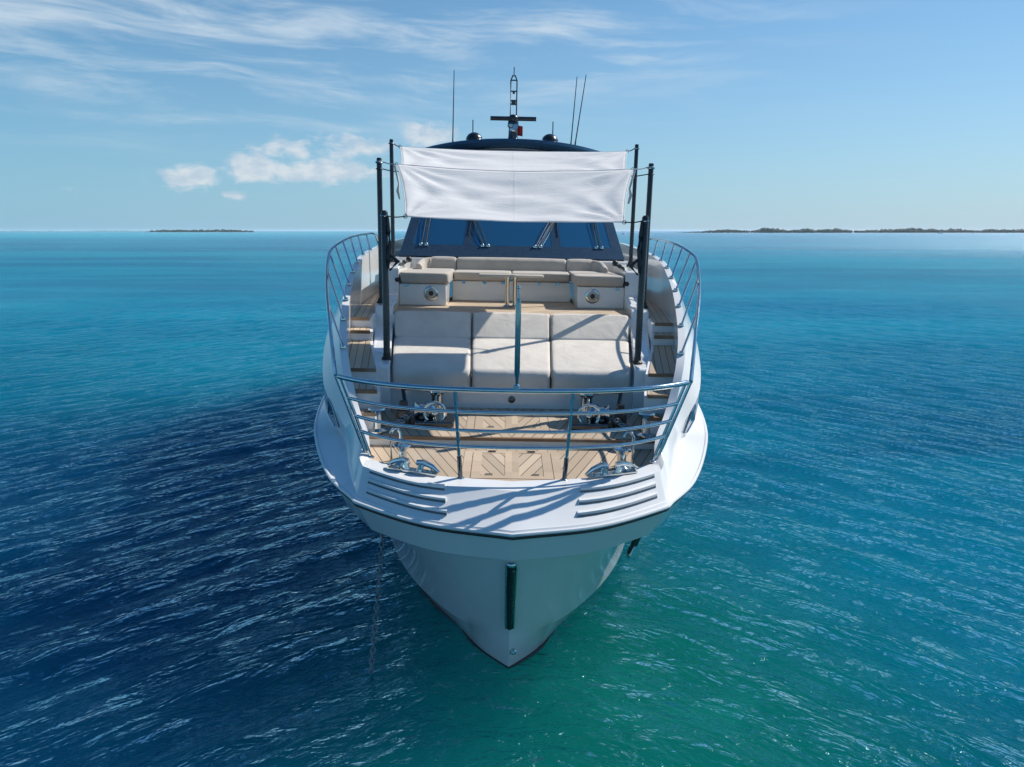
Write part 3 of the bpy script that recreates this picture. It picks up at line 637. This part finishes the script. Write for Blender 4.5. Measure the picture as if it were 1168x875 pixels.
for s in (-1, 1):
    bm = B(); hexa(bm, [V(s * 2.1, 26.5, 7.9), V(s * 2.3, 26.5, 7.9), V(s * 2.3, 28.6, 7.9), V(s * 2.1, 28.6, 7.9), V(s * 2.15, 25.6, 8.45), V(s * 2.3, 25.6, 8.45), V(s * 2.3, 27.4, 8.45), V(s * 2.15, 27.4, 8.45)]); obj('hardtop_leg', bm, 'navy', hard)
    bm = B(); lathe(bm, [(0.27, 0), (0.275, 0.06), (0.25, 0.16), (0.19, 0.25), (0.10, 0.305), (0.02, 0.32)], (s * 1.16 - 0.02, 22.9, 8.70), 28); obj('satellite_dome', bm, 'carbon', hard)
    bm = B(); tube(bm, [V(s * 1.24, 23.2, 8.7), V(s * 1.24, 23.2, 9.42)], 0.018, 6); obj('stub_antenna', bm, 'carbon', hard)
for a, b in (((-1.82, 22.6, 8.6), (-1.78, 22.6, 10.72)), ((1.76, 22.6, 8.6), (1.88, 22.6, 10.62)), ((1.86, 22.3, 8.6), (2.12, 22.3, 10.62))):
    bm = B(); tube(bm, [V(*a), V(*a).lerp(V(*b), 0.1), V(*b)], [0.03, 0.02, 0.012], 6); obj('whip_antenna', bm, 'carbon', hard)
# mast
mast = obj('mast', (lambda b: (lathe(b, [(0.20, 0), (0.20, 0.08), (0.14, 0.16), (0.13, 0.42), (0.17, 0.48), (0.15, 0.62), (0.10, 0.68)], (0, 22.0, 8.62), 20), b)[1])(B()), 'darkchrome', yacht)
bm = B(); tube(bm, [V(-0.67, 21.95, 9.30), V(0.67, 21.95, 9.30)], 0.062, 12); sphere(bm, (0, 21.93, 9.3), 0.15, (1, 1, 0.8)); obj('radar_scanner', bm, 'carbon', mast)
bm = B()
for s in (-1, 1): tube(bm, [V(s * 0.09, 22.1, 9.3), V(s * 0.09, 22.1, 10.38), V(s * 0.03, 22.1, 10.52)], 0.019, 8)
for z in (9.72, 9.82, 10.08, 10.38): box(bm, (0, 22.1, z), (0.18, 0.05, 0.03))
box(bm, (0, 22.1, 9.77), (0.13, 0.08, 0.14)); box(bm, (0, 22.1, 10.05), (0.07, 0.06, 0.08)); tube(bm, [V(0, 22.1, 10.48), V(0, 22.1, 10.74)], 0.015, 6); obj('light_frame', bm, 'carbon', mast)
bm = B(); sphere(bm, (0.0, 21.84, 8.98), 0.10); sphere(bm, (-0.07, 21.84, 9.1), 0.07); lathe(bm, [(0.05, 0), (0.08, 0.12)], (0.06, 21.8, 9.02), 12, Matrix.Rotation(R(80), 3, 'X')); obj('searchlight', bm, 'chrome', mast)
# wipers
for s0, h0, s1, h1 in ((-0.80, 0.24, -0.83, 1.25), (-0.24, 0.24, -0.40, 1.05), (0.23, 0.24, 0.43, 1.05), (0.79, 0.24, 0.80, 1.25)):
    bm = B()
    for d in (-0.02, 0.02): tube(bm, [wsp(s0 + d, h0, 0.05), wsp(s0 + d + (s1 - s0) * 0.6, h0 + (h1 - h0) * 0.6, 0.09), wsp(s1 + d * 0.5, h1, 0.05)], 0.014, 6)
    wp = obj('wiper', bm, 'rubber', shield)
    bm = B(); tube(bm, [wsp(s1 - 0.004, h1 - 0.55, 0.035), wsp(s1 + 0.004, h1 + 0.35, 0.035)], 0.016, 6); obj('wiper_blade', bm, 'carbon', wp)
    bm = B()
    for d in (-0.025, 0.025): lathe(bm, [(0.045, 0), (0.045, 0.05), (0.03, 0.07)], wsp(s0 + d, h0, 0.01), 12)
    obj('wiper_pivot', bm, 'chrome', wp)

# ---- bow rail
def brow(z, yc, xe, ye, n=16):
    o = []
    for k in range(-n, n + 1):
        u = k / n; o.append(V(u * xe, yc + (ye - yc) * (0.35 * u * u + 0.65 * u ** 4 * 1.0) if abs(u) < 1 else ye, z)); 
    return o
def hx(z): return 2.0 + 0.37 * (z - 2.92) / 1.18
def ybar(z, u): # the bow rail stands on the cap edge; same bend as the gunwale
    yc = 8.93 - 0.09 * (z - 2.87) / 1.23; ye = 9.60 - 0.06 * (z - 2.92) / 1.18
    return yc + (ye - yc) * (0.45 * u * u + 0.55 * u ** 4)
def bar(z, r, over=0.0):
    bm = B(); tube(bm, [V(k / 18 * (hx(z) + over), ybar(z, k / 18), z) for k in range(-18, 19)], r, 12); return bm
rail = obj('bow_rail', bar(4.10, 0.036, 0.02), 'chrome', yacht)
for z in (3.80, 3.545, 3.32): obj('rail_bar', bar(z, 0.024), 'chrome', rail)
for x in (-0.69, 0.69):
    bm = B(); u0, u1 = x / 2.0, (x * 1.1) / 2.37
    a, b = V(x, ybar(2.86, u0), 2.85), V(x * 1.1, ybar(4.08, u1), 4.08)
    tube(bm, [a, b], 0.024, 10); st_ = obj('stanchion', bm, 'chrome', rail)
    bm = B(); tube(bm, [a + V(0, 0, 0.0), a.lerp(b, 0.27)], 0.031, 10); obj('socket', bm, 'darkchrome', st_)
    bm = B(); lathe(bm, [(0.055, 0), (0.055, 0.015), (0.035, 0.03)], a + V(0, 0, 0.005), 16); obj('foot_flange', bm, 'chrome', st_)
for s in (-1, 1):
    for d in (0.0, 0.075):
        bm = B(); a, b = V(s * (2.0 + d * 0.8), 9.62 + d * 0.5, 2.93), V(s * (2.37 + d), 9.56 + d * 0.4, 4.09); tube(bm, [a, b], 0.024, 10); st_ = obj('stanchion', bm, 'chrome', rail)
        bm = B(); lathe(bm, [(0.05, 0), (0.05, 0.015), (0.03, 0.03)], a + V(0, 0, -0.01), 14); obj('foot_flange', bm, 'chrome', st_)
# ---- side rails
SR = [(2.45, 9.59, 4.10), (2.62, 10.2, 4.22), (2.90, 11.2, 4.56), (3.18, 12.2, 5.12), (3.38, 13.2, 5.58), (3.44, 13.9, 5.74), (3.46, 15.5, 5.90), (3.46, 17.2, 5.96), (3.44, 18.2, 5.94), (3.40, 18.6, 5.66)]
for s in (-1, 1):
    c = catmull(SR, 8); bm = B(); tube(bm, [V(s * p.x, p.y, p.z) for p in c], 0.028, 10); sr = obj('side_rail', bm, 'chrome', yacht)
    cy_ = [p.y for p in c]; GG = catmull(G_, SUB)
    def rz(y): return V(float(np.interp(y, cy_, [p.x for p in c])), y, float(np.interp(y, cy_, [p.z for p in c])))
    def gz(y):
        yy = [p.y for p in GG]; return V(float(np.interp(y, yy, [p.x for p in GG])) - 0.06, y, float(np.interp(y, yy, [p.z for p in GG])))
    for yb, yt in ((11.35, 11.75), (12.2, 12.7), (12.9, 13.35), (13.55, 14.0), (14.25, 14.7), (14.95, 15.45), (15.75, 16.25), (16.7, 17.2)):
        a, b = gz(yb), rz(yt); a.x *= s; b.x *= s
        bm = B(); tube(bm, [a, b], 0.02, 8); bl = obj('baluster', bm, 'chrome', sr)
        bm = B(); lathe(bm, [(0.045, 0), (0.045, 0.02), (0.03, 0.05)], a, 12); obj('foot_flange', bm, 'chrome', bl)

# ---- deck gear
def windlass(x, y, z):
    s = 1 if x > 0 else -1
    bm = B(); box(bm, (x, y, z + 0.05), (0.62, 0.52, 0.1)); r = obj('windlass', bm, 'darkchrome', yacht, bevel=0.03, seg=3)
    bm = B(); lathe(bm, [(0.13, 0), (0.13, 0.06), (0.095, 0.1), (0.09, 0.30), (0.13, 0.36), (0.20, 0.39), (0.20, 0.42), (0.06, 0.45)], (x - s * 0.0, y + 0.26, z + 0.1), 28); obj('capstan_drum', bm, 'chrome', r)
    bm = B(); tube(bm, [V(x + 0.17 * math.cos(t), y - 0.12, z + 0.21 + 0.17 * math.sin(t)) for t in np.linspace(0, 2 * math.pi, 25)[:-1]], 0.024, 8, True)
    for t in (0.6, 2.7, 4.8): tube(bm, [V(x, y - 0.12, z + 0.21), V(x + 0.17 * math.cos(t), y - 0.12, z + 0.21 + 0.17 * math.sin(t))], 0.02, 8)
    sphere(bm, (x, y - 0.14, z + 0.21), 0.06); obj('brake_wheel', bm, 'chrome', r)
    bm = B(); lathe(bm, [(0.10, -0.13), (0.15, -0.10), (0.10, -0.03), (0.10, 0.03), (0.15, 0.10), (0.10, 0.13)], (x + s * 0.22, y, z + 0.22), 22, Matrix.Rotation(R(90), 3, 'Y')); sphere(bm, (x + s * 0.1, y + 0.05, z + 0.2), 0.13); obj('chain_gypsy', bm, 'chrome', r)
    bm = B()
    for k in range(14):
        t = k / 13; p = V(x + s * (0.30 + 0.28 * t), y - 0.02 - 0.16 * t + 0.05 * math.sin(k * 1.7), z + 0.20 * (1 - t) ** 1.2 + 0.05); ax = Matrix.Rotation(R(90 * (k % 2) + 20), 3, 'X') @ Matrix.Rotation(R(15 * k), 3, 'Z')
        tube(bm, [p + ax @ V(0.055 * math.cos(u), 0.033 * math.sin(u), 0) for u in np.linspace(0, 6.283, 13)[:-1]], 0.014, 6, True)
    obj('chain', bm, 'galv', r)
    bm = B(); box(bm, (x + s * 0.50, y + 0.02, z + 0.12), (0.2, 0.30, 0.24)); box(bm, (x + s * 0.50, y - 0.05, z + 0.30), (0.12, 0.12, 0.16)); tube(bm, [V(x + s * 0.48, y + 0.1, z + 0.2), V(x + s * 0.56, y + 0.3, z + 0.5)], 0.035, 8); tube(bm, [V(x + s * 0.56, y + 0.3, z + 0.5), V(x + s * 0.36, y + 0.34, z + 0.5)], 0.03, 8); obj('chain_stopper', bm, 'carbon', r, bevel=0.02)
windlass(-1.22, 11.0, 3.05); windlass(1.22, 11.0, 3.05)
def bollard(x, y, z, s=1.0):
    bm = B(); lathe(bm, [(0.17 * s, 0), (0.17 * s, 0.03), (0.09 * s, 0.06), (0.08 * s, 0.28 * s), (0.13 * s, 0.33 * s), (0.15 * s, 0.36 * s), (0.14 * s, 0.385 * s), (0.03, 0.395 * s)], (x, y, z), 24); return obj('bollard', bm, 'chrome', yacht)
bollard(-2.08, 10.62, 3.02); bollard(2.08, 10.62, 3.02)
for s in (-1, 1):                               # roller posts on the lower deck
    x, y, z = s * 1.58, 9.68, 2.82
    bm = B(); lathe(bm, [(0.11, 0), (0.11, 0.03), (0.065, 0.06), (0.06, 0.22), (0.10, 0.27), (0.13, 0.30), (0.12, 0.315), (0.02, 0.325)], (x + s * -0.03, y - 0.08, z), 24); r = obj('roller_post', bm, 'chrome', yacht)
    bm = B(); tube(bm, [V(x + s * 0.02, y + 0.10, z), V(x + s * 0.02, y + 0.10, z + 0.42), V(x + s * 0.06, y + 0.10, z + 0.48), V(x + s * 0.12, y + 0.10, z + 0.48), V(x + s * 0.16, y + 0.10, z + 0.42), V(x + s * 0.16, y + 0.10, z)], 0.024, 8); obj('post_hoop', bm, 'chrome', r)
    # cleat lying along the cap edge
    d = V(-s * 0.93, -0.30, -0.02).normalized(); c0 = V(s * 1.34, 9.14, 2.90); nrm = V(-d.y, d.x, 0)
    bm = B(); hexa(bm, [c0 + d * a * 0.36 + nrm * b * 0.07 + V(0, 0, zz) for zz in (0.0, 0.02) for a, b in ((-1, -1), (1, -1), (1, 1), (-1, 1))])
    cl = obj('cleat', bm, 'chrome', yacht)
    for e in (-1, 1):
        bm = B(); tube(bm, [c0 + d * e * 0.10 + V(0, 0, 0.01), c0 + d * e * 0.12 + V(0, 0, 0.12)], [0.05, 0.035], 10)
        tube(bm, [c0 + d * e * 0.06 + V(0, 0, 0.13), c0 + d * e * 0.16 + V(0, 0, 0.14), c0 + d * e * 0.28 + V(0, 0, 0.10), c0 + d * e * 0.38 + V(0, 0, 0.035)], [0.035, 0.042, 0.034, 0.016], 10); obj('cleat_horn', bm, 'chrome', cl)
        bm = B(); tube(bm, [c0 + d * (e * 0.2) + V(0.06 * math.cos(t), 0.0, 0.06 + 0.05 * math.sin(t)) for t in np.linspace(0, 6.283, 15)[:-1]], 0.013, 6, True); obj('mooring_ring', bm, 'chrome', cl)
# ---- flagstaff at the bow
fs = obj('jackstaff', (lambda b: (tube(b, [V(0.03, 8.84, 4.10), V(0.03, 8.84, 4.26), V(0.03, 8.84, 4.34), V(0.03, 8.84, 5.22), V(0.03, 8.84, 5.28)], [0.016, 0.022, 0.036, 0.036, 0.02], 14), b)[1])(B()), 'staff', yacht)
bm = B(); lathe(bm, [(0.045, 0), (0.045, 0.05), (0.02, 0.07)], (0.03, 8.84, 4.12), 14); obj('staff_socket', bm, 'chrome', fs)
bm = B(); tube(bm, [V(0.03, 8.84, 5.26), V(0.03, 8.84, 5.40)], 0.012, 8); sphere(bm, (0.03, 8.84, 5.41), 0.026); obj('staff_finial', bm, 'chrome', fs)

# ------------------------------------------------------------------ things aboard that lift away
tb = thing('cocktail_table', 'pale two leaf cocktail table on a steel pedestal in front of the lounge sofa', 'table', (-0.03, 15.25, 4.50))
bm = B(); cushion(bm, round_poly([(14.98, 5.14), (14.98, 5.185), (15.55, 5.185), (15.55, 5.14)], 0.02), -0.70, -0.04, 0.03, 0.0); obj('table_leaf', bm, 'table', tb, sharp=50)
bm = B(); cushion(bm, round_poly([(14.98, 5.14), (14.98, 5.185), (15.55, 5.185), (15.55, 5.14)], 0.02), -0.03, 0.66, 0.03, 0.0); obj('table_leaf', bm, 'table', tb, sharp=50)
for x in (-0.10, 0.06):
    bm = B(); lathe(bm, [(0.09, 0), (0.09, 0.02), (0.045, 0.04), (0.045, 0.58), (0.08, 0.63), (0.08, 0.64)], (x, 15.28, 4.50), 18); obj('pedestal', bm, 'chrome', tb)

POLES = {}
def pole(key, x, y, z0, z1, r, label, sleeve=None):
    t = thing('awning_pole', label, 'pole', (x, y, z0), 'awning poles standing along the foredeck')
    dx_ = 0.0
    bm = B(); tube(bm, [V(x, y, z0), V(x, y, z1 - 0.02), V(x, y, z1)], [r, r * 0.95, r * 0.8], 16); obj('shaft', bm, 'carbon', t)
    bm = B(); lathe(bm, [(r * 2.0, 0), (r * 2.0, 0.03), (r * 1.4, 0.06), (r * 1.35, 0.11)], (x, y, z0 - 0.005), 20); obj('base_flange', bm, 'rubber', t)
    if sleeve:
        a, b, rr = sleeve
        bm = B(); tube(bm, [V(x, y, a), V(x, y, b - 0.01), V(x, y, b)], [rr, rr, rr * 0.9], 16); obj('sleeve', bm, 'carbon', t)
    bm = B(); tube(bm, [V(x + (r + 0.012) * math.cos(u), y + (r + 0.012) * math.sin(u), z1 - 0.09) for u in np.linspace(0, 6.283, 17)[:-1]], 0.012, 6, True); obj('tie_ring', bm, 'chrome', t)
    POLES[key] = (x, y, z0, z1, r); return t
fl = pole('fl', -2.13, 11.9, 3.925, 6.38, 0.045, 'front black awning pole on the shaded side, at the sun pad corner', (3.95, 6.36, 0.057))
fr_ = pole('fr', 2.13, 11.9, 3.925, 6.38, 0.045, 'front black awning pole on the sunlit side, at the sun pad corner', (3.95, 6.36, 0.057))
pole('ml', -2.58, 14.1, 4.65, 7.40, 0.053, 'middle black awning pole on the shaded side, on the coaming')
pole('mr', 2.60, 14.1, 4.65, 7.40, 0.053, 'middle black awning pole on the sunlit side, on the coaming')
pole('rl', -2.72, 16.5, 5.345, 8.02, 0.046, 'rear black awning pole on the shaded side, beside the windshield foot')
pole('rr', 2.72, 16.5, 5.345, 8.02, 0.046, 'rear black awning pole on the sunlit side, beside the windshield foot')
# rolled strap bundles hang on the front poles
for t, s in ((fl, -1), (fr_, 1)):
    bm = B(); x, y = s * 2.13 - s * 0.06, 11.86
    tube(bm, [V(x, y, 6.3), V(x - s * 0.01, y, 6.05), V(x - s * 0.03, y, 5.85), V(x, y - 0.01, 5.6), V(x, y, 5.45)], [0.02, 0.035, 0.03, 0.045, 0.02], 10); tube(bm, [V(x, y, 5.7), V(x - s * 0.16, y - 0.02, 5.56), V(x - s * 0.02, y, 5.42)], [0.02, 0.045, 0.02], 8); obj('rolled_strap', bm, 'rubber', t)

def shade_sail(label, F, Rr, scoopF, scoopR, scoopS, sag, seed, ties, strap=True):
    """F, Rr: front and rear corner pairs (left, right); edges curve inwards, cloth sags and wrinkles"""
    nx, ny = 84, 34; FL, FR = map(Vector, F); RL, RR = map(Vector, Rr)
    t = thing('shade_sail', label, 'awning', (FL + FR + RL + RR) / 4, 'white shade sails over the foredeck')
    def P(u, v):
        p = (FL.lerp(FR, u)).lerp(RL.lerp(RR, u), v); along = ((RL + RR) - (FL + FR)).normalized()
        bu = 4 * u * (1 - u); bv = 4 * v * (1 - v)
        p = p + along * (scoopF * bu * (1 - v)) - along * (scoopR * bu * v) + V(1, 0, 0) * scoopS * bv * (1 - 2 * u)
        p = p + V(0, 0, -1) * sag * bu * (0.35 + 0.65 * bv)
        q = V(u * 4.2, v * 2.4, seed)
        wr = mnoise.noise(V(q.x * 0.8 + q.y * 0.9, q.y * 2.6 - q.x * 0.55, seed)) * 0.034 + mnoise.noise(V(q.x * 1.6 - q.y * 1.2, q.y * 5.0 + q.x * 0.5, seed + 4)) * 0.010
        for cu, cv in ((0, 0), (1, 0), (0, 1), (1, 1)):          # creases fanning out of the tied corners
            ddx, ddy = (u - cu) * 4.2, (v - cv) * 2.4; rr = math.hypot(ddx, ddy) + 1e-3
            wr += 0.040 * math.sin(13 * math.atan2(abs(ddy), abs(ddx)) + seed) * math.exp(-rr * 0.9) * min(1, rr * 3)
        return p + V(0, -0.35, 0.94) * wr * min(1, 0.25 + 5 * min(u, 1 - u, v, 1 - v))
    bm = B(); loft(bm, [[P(i / nx, j / ny) for i in range(nx + 1)] for j in range(ny + 1)])
    sh = obj('cloth', bm, 'sail', t, sharp=180); so = sh.modifiers.new('thickness', 'SOLIDIFY'); so.thickness = 0.004
    bm = B(); loop = [P(i / 40, 0) for i in range(40)] + [P(1, j / 16) for j in range(16)] + [P(1 - i / 40, 1) for i in range(40)] + [P(0, 1 - j / 16) for j in range(16)]
    tube(bm, loop, 0.009, 6, True); obj('hem', bm, 'sail', sh)
    bm = B(); loft(bm, [[P(0.5 + d, j / 30) + V(0, -0.002, 0.004) for d in (-0.0025, 0.0025)] for j in range(31)]); s2 = obj('seam', bm, 'sail', sh)
    for (u, v), key, z in ties:
        c = P(u, v); px_, py_, _, _, r = POLES[key]; e = V(px_ - math.copysign(r, px_), py_, z)
        bm = B(); mid = c.lerp(e, 0.5) + V(0, 0, -0.015); tube(bm, [c, mid, e], 0.011, 6); tube(bm, [V(px_ + (r + 0.008) * math.cos(a), py_ + (r + 0.008) * math.sin(a), z) for a in np.linspace(0, 6.283, 13)[:-1]], 0.010, 6, True); obj('tie_rope', bm, 'rubber' if v == 0 or not strap else 'rope', t)
        bm = B(); tube(bm, [c + V(0.03 * math.cos(a), 0, 0.03 * math.sin(a)) for a in np.linspace(0, 6.283, 13)[:-1]], 0.008, 6, True); obj('corner_ring', bm, 'chrome', t)
    if strap:
        for u, s in ((0.0, 1), (1.0, -1)):                       # slack webbing hanging from the rear corners
            c = P(u, 1.0) + V(-s * 0.03, -0.05, -0.02); bm = B()
            ln = 0.62
            tube(bm, [c, c + V(s * 0.05, -0.02, -ln * 0.3), c + V(s * 0.09, -0.03, -ln * 0.55), c + V(s * 0.06, -0.03, -ln * 0.75), c + V(s * 0.10, -0.03, -ln)], [0.016, 0.020, 0.018, 0.03, 0.02], 6); obj('loose_strap', bm, 'rope', t)
    return t
shade_sail('white front shade sail sloping down towards the bow, over the beige sun pad', ((-1.80, 11.98, 6.29), (1.80, 11.98, 6.27)), ((-2.24, 14.0, 7.28), (2.24, 14.0, 7.28)), 0.02, 0.10, 0.05, 0.13, 1.3,
           (((0, 0), 'fl', 6.29), ((1, 0), 'fr', 6.29), ((0, 1), 'ml', 7.33), ((1, 1), 'mr', 7.33)))
shade_sail('white rear shade sail showing as a narrow strip behind the front one', ((-2.18, 14.16, 7.16), (2.15, 14.16, 7.16)), ((-2.52, 16.42, 7.86), (2.50, 16.42, 7.86)), 0.06, 0.05, 0.03, 0.10, 5.2,
           (((0, 0), 'ml', 7.20), ((1, 0), 'mr', 7.20), ((0, 1), 'rl', 7.93), ((1, 1), 'rr', 7.93)), False)

# small red pennant on the mast
t = thing('pennant', 'small red pennant hanging beside the radar mast', 'flag', (0.17, 21.9, 8.95)); bm = B()
loft(bm, [[V(0.12 + 0.16 * k / 6, 21.86 + 0.02 * math.sin(k * 1.4), 9.10 - 0.28 * j / 5 - 0.02 * k / 6) for k in range(7)] for j in range(6)])
o = obj('flag_cloth', bm, 'red', t); so = o.modifiers.new('thickness', 'SOLIDIFY'); so.thickness = 0.004
bm = B(); tube(bm, [V(0.115, 21.86, 9.28), V(0.115, 21.86, 8.78)], 0.008, 6); obj('halyard', bm, 'rope', t)

# anchor stowed on the sunlit bow, chain running out on the other side
an, nn = hull_pt(C_, N2, 4.35, 0.70, 0.10, 1)
t = thing('anchor', 'dark steel anchor stowed against the sunlit side of the bow', 'anchor', an)
up = (hull_pt(C_, N2, 4.35, 0.95, 0.10, 1)[0] - an).normalized(); al = nn.cross(up).normalized()
bm = B(); tube(bm, [an + up * 0.42 + nn * 0.02, an + nn * 0.04, an - up * 0.34 + nn * 0.05], [0.04, 0.045, 0.06], 8); obj('shank', bm, 'darkchrome', t)
for s in (-1, 1):
    bm = B(); hexa(bm, [an + up * a + al * s * b + nn * c for c in (0.0, 0.06) for a, b in ((-0.36, 0.02), (-0.34, 0.30), (0.14, 0.24), (0.0, 0.05))]); obj('fluke', bm, 'carbon', t, bevel=0.01)
bm = B(); tube(bm, [an - up * 0.36 - al * 0.34 + nn * 0.05, an - up * 0.36 + al * 0.34 + nn * 0.05], 0.035, 8); obj('crown_bar', bm, 'chrome', t)
c0, nn = hull_pt(C_, N2, 4.40, 0.70, 0.02, -1); c1 = V(-1.94, 8.86, -0.05)
t = bpy.data.objects.new('anchor_chain', None); bm = B(); L = (c1 - c0).length + 0.9; n = int(L / 0.078); d = (c1 - c0).normalized(); side = d.cross(V(0, 0, 1)).normalized(); nrm = side.cross(d)
for k in range(n):
    p = c0 + d * (k * 0.078) + V(0, 0, -0.10 * math.sin(math.pi * min(1, k / n))); A = side if k % 2 else nrm
    tube(bm, [p + d * 0.056 * math.cos(u) + A * 0.032 * math.sin(u) for u in np.linspace(0, 6.283, 15)[:-1]], 0.0105, 6, True)
bpy.data.objects.remove(t)
o = obj('anchor_chain', bm, 'galv', None, c0); o.matrix_world = HEEL @ Matrix.Translation(c0); tag(o, 'galvanised anchor chain running from the shaded bow down into the dark water', 'chain')

# ------------------------------------------------------------------ far shores and boats
def pxdir(u): return (u - 584) / 810.0
def island(name, u0, u1, dist, clumps, base_h, seed, label, sandh=0.9):
    rnd = random.Random(seed); x0, x1 = pxdir(u0) * dist, pxdir(u1) * dist
    n = 120; bm = B(); rows = []
    for k in range(n + 1):
        t = k / n; x = x0 + (x1 - x0) * t; e = min(1, t * 9, (1 - t) * 9); wd = dist * 0.03 * (0.4 + 0.6 * e) * (0.8 + 0.4 * mnoise.noise(V(k * .11, seed, 0)))
        yb = dist * (1 + 0.012 * mnoise.noise(V(k * .07, seed, 3))); hz_ = sandh * 0.5 * e * (0.8 + 0.4 * mnoise.noise(V(k * .2, seed, 1)))
        rows.append([V(x, yb - wd * .5, -0.5), V(x, yb - wd * .35, hz_ * .6), V(x, yb, hz_), V(x, yb + wd * .6, -0.5)])
    loft(bm, rows); o = obj(name, bm, 'sand'); o['kind'] = 'structure'
    bm = B()
    step = dist * 0.0022
    cnt = int((x1 - x0) / step)
    for k in range(cnt):
        t = (k + rnd.random()) / cnt; x = x0 + (x1 - x0) * t; e = min(1, t * 14, (1 - t) * 14) ** 0.7
        hgt = base_h * e * (0.65 + 0.5 * mnoise.noise(V(t * 23, seed, 8)) + 0.25 * rnd.random())
        for cu, cw, ch in clumps: hgt += ch * math.exp(-((x / dist * 810 + 584 - cu) / cw) ** 2) * rnd.uniform(0.45, 1.1)
        for j in range(4):
            r = max(0.5, hgt * rnd.uniform(0.28, 0.5)); zc = max(r * 0.5, hgt - r - abs(rnd.gauss(0, hgt * 0.25)))
            sphere(bm, (x + rnd.gauss(0, step), dist * (1 + rnd.uniform(-0.006, 0.008)), zc), r, (rnd.uniform(0.8, 1.6), 1, rnd.uniform(0.7, 1.1)), 1)
    for v in bm.verts: v.co += Vector((rnd.gauss(0, .12), rnd.gauss(0, .12), rnd.gauss(0, .12))) * base_h * 0.22
    o = obj('mangrove_trees', bm, 'leaf', None, (0, 0, 0), sharp=20); o['kind'] = 'stuff'
island('island_shore', 768, 1500, 1900, ((868, 8, 7), (914, 9, 6), (1035, 22, 6.5), (1080, 6, 4), (1140, 30, 2), (1250, 60, 6)), 11.0, 3, '')
island('islet', 176, 296, 2600, ((215, 25, 2), (262, 22, 3)), 10.0, 9, '')
island('far_cay', -40, 182, 5200, ((140, 20, 2),), 6.0, 12, '')

def far_boat(x, y, L, label, head, tower=False):
    t = thing('distant_boat', label, 'boat', (x, y, 0), 'boats lying far off by the shore', False); Rm = Matrix.Rotation(R(head), 3, 'Z'); c = V(x, y, 0)
    def q(px_, py_, pz_): return c + Rm @ V(px_, py_, pz_)
    bm = B(); rows = []
    for k in range(13):
        u = k / 12; w_ = L * 0.15 * (1 - max(0, (u - 0.45) / 0.55) ** 2.2) + 0.02; sh = L * (0.10 + 0.06 * u * u); xx = (u - 0.5) * L
        rows.append([q(xx, -w_ * .7, -0.3), q(xx, -w_, sh), q(xx, w_, sh), q(xx, w_ * .7, -0.3)])
    vr = loft(bm, rows, close=True); bm.faces.new(vr[0][::-1]); bm.faces.new(vr[-1]); obj('hull', bm, 'boatwhite', t, sharp=30)
    bm = B(); hexa(bm, [q(a * L, b * L, L * 0.10) for a, b in ((-0.30, -0.10), (0.22, -0.10), (0.22, 0.10), (-0.30, 0.10))] + [q(a * L, b * L, L * 0.28) for a, b in ((-0.28, -0.09), (0.08, -0.09), (0.08, 0.09), (-0.28, 0.09))]); cb = obj('cabin', bm, 'boatwhite', t, bevel=0.1)
    bm = B(); hexa(bm, [q(a * L, b * L, L * 0.185) for a, b in ((-0.24, -0.105), (0.175, -0.105), (0.175, 0.105), (-0.24, 0.105))] + [q(a * L, b * L, L * 0.245) for a, b in ((-0.24, -0.098), (0.12, -0.098), (0.12, 0.098), (-0.24, 0.098))]); obj('window', bm, 'navy', cb)
    if tower:
        bm = B()
        for a, b in ((-0.12, -0.07), (-0.12, 0.07), (0.02, -0.07), (0.02, 0.07)): tube(bm, [q(a * L, b * L, L * 0.27), q(a * L * .8, b * L * .6, L * 0.62)], L * 0.012, 6)
        hexa(bm, [q(a * L, b * L, L * zz) for zz in (0.45, 0.475) for a, b in ((-0.13, -0.08), (0.04, -0.08), (0.04, 0.08), (-0.13, 0.08))]); tube(bm, [q(-0.05 * L, 0, L * 0.6), q(-0.05 * L, 0, L * 0.9)], L * 0.01, 6); obj('tower', bm, 'boatwhite', t)
far_boat(pxdir(708.5) * 1150, 1150, 8.5, 'distant white boat with a tall tower, just beyond the dark windshield', 35, True)
far_boat(pxdir(1062) * 1500, 1500, 11.0, 'distant low white boat under the highest clump of mangroves', 8)
far_boat(pxdir(1098) * 1450, 1450, 7.5, 'distant small white boat near the low end of the shore trees', 60)

# ------------------------------------------------------------------ air: thin even sea haze over the whole scene, sky above it
bm = B(); box(bm, (0, 12000, 6.0), (64000, 34000, 18.0))
hz = obj('haze', bm, None); hz['kind'] = 'stuff'
m = bpy.data.materials.new('sea_haze'); m.use_nodes = True; nt = NT(m.node_tree)
pv = nt.node('ShaderNodeVolumePrincipled'); pv.inputs['Color'].default_value = (0.80, 0.90, 1.0, 1); pv.inputs['Density'].default_value = 0.00006; pv.inputs['Anisotropy'].default_value = 0.2
o_ = nt.node('ShaderNodeOutputMaterial'); nt.l.new(pv.outputs[0], o_.inputs['Volume']); hz.data.materials.append(m)
sc.cycles.volume_bounces = 1
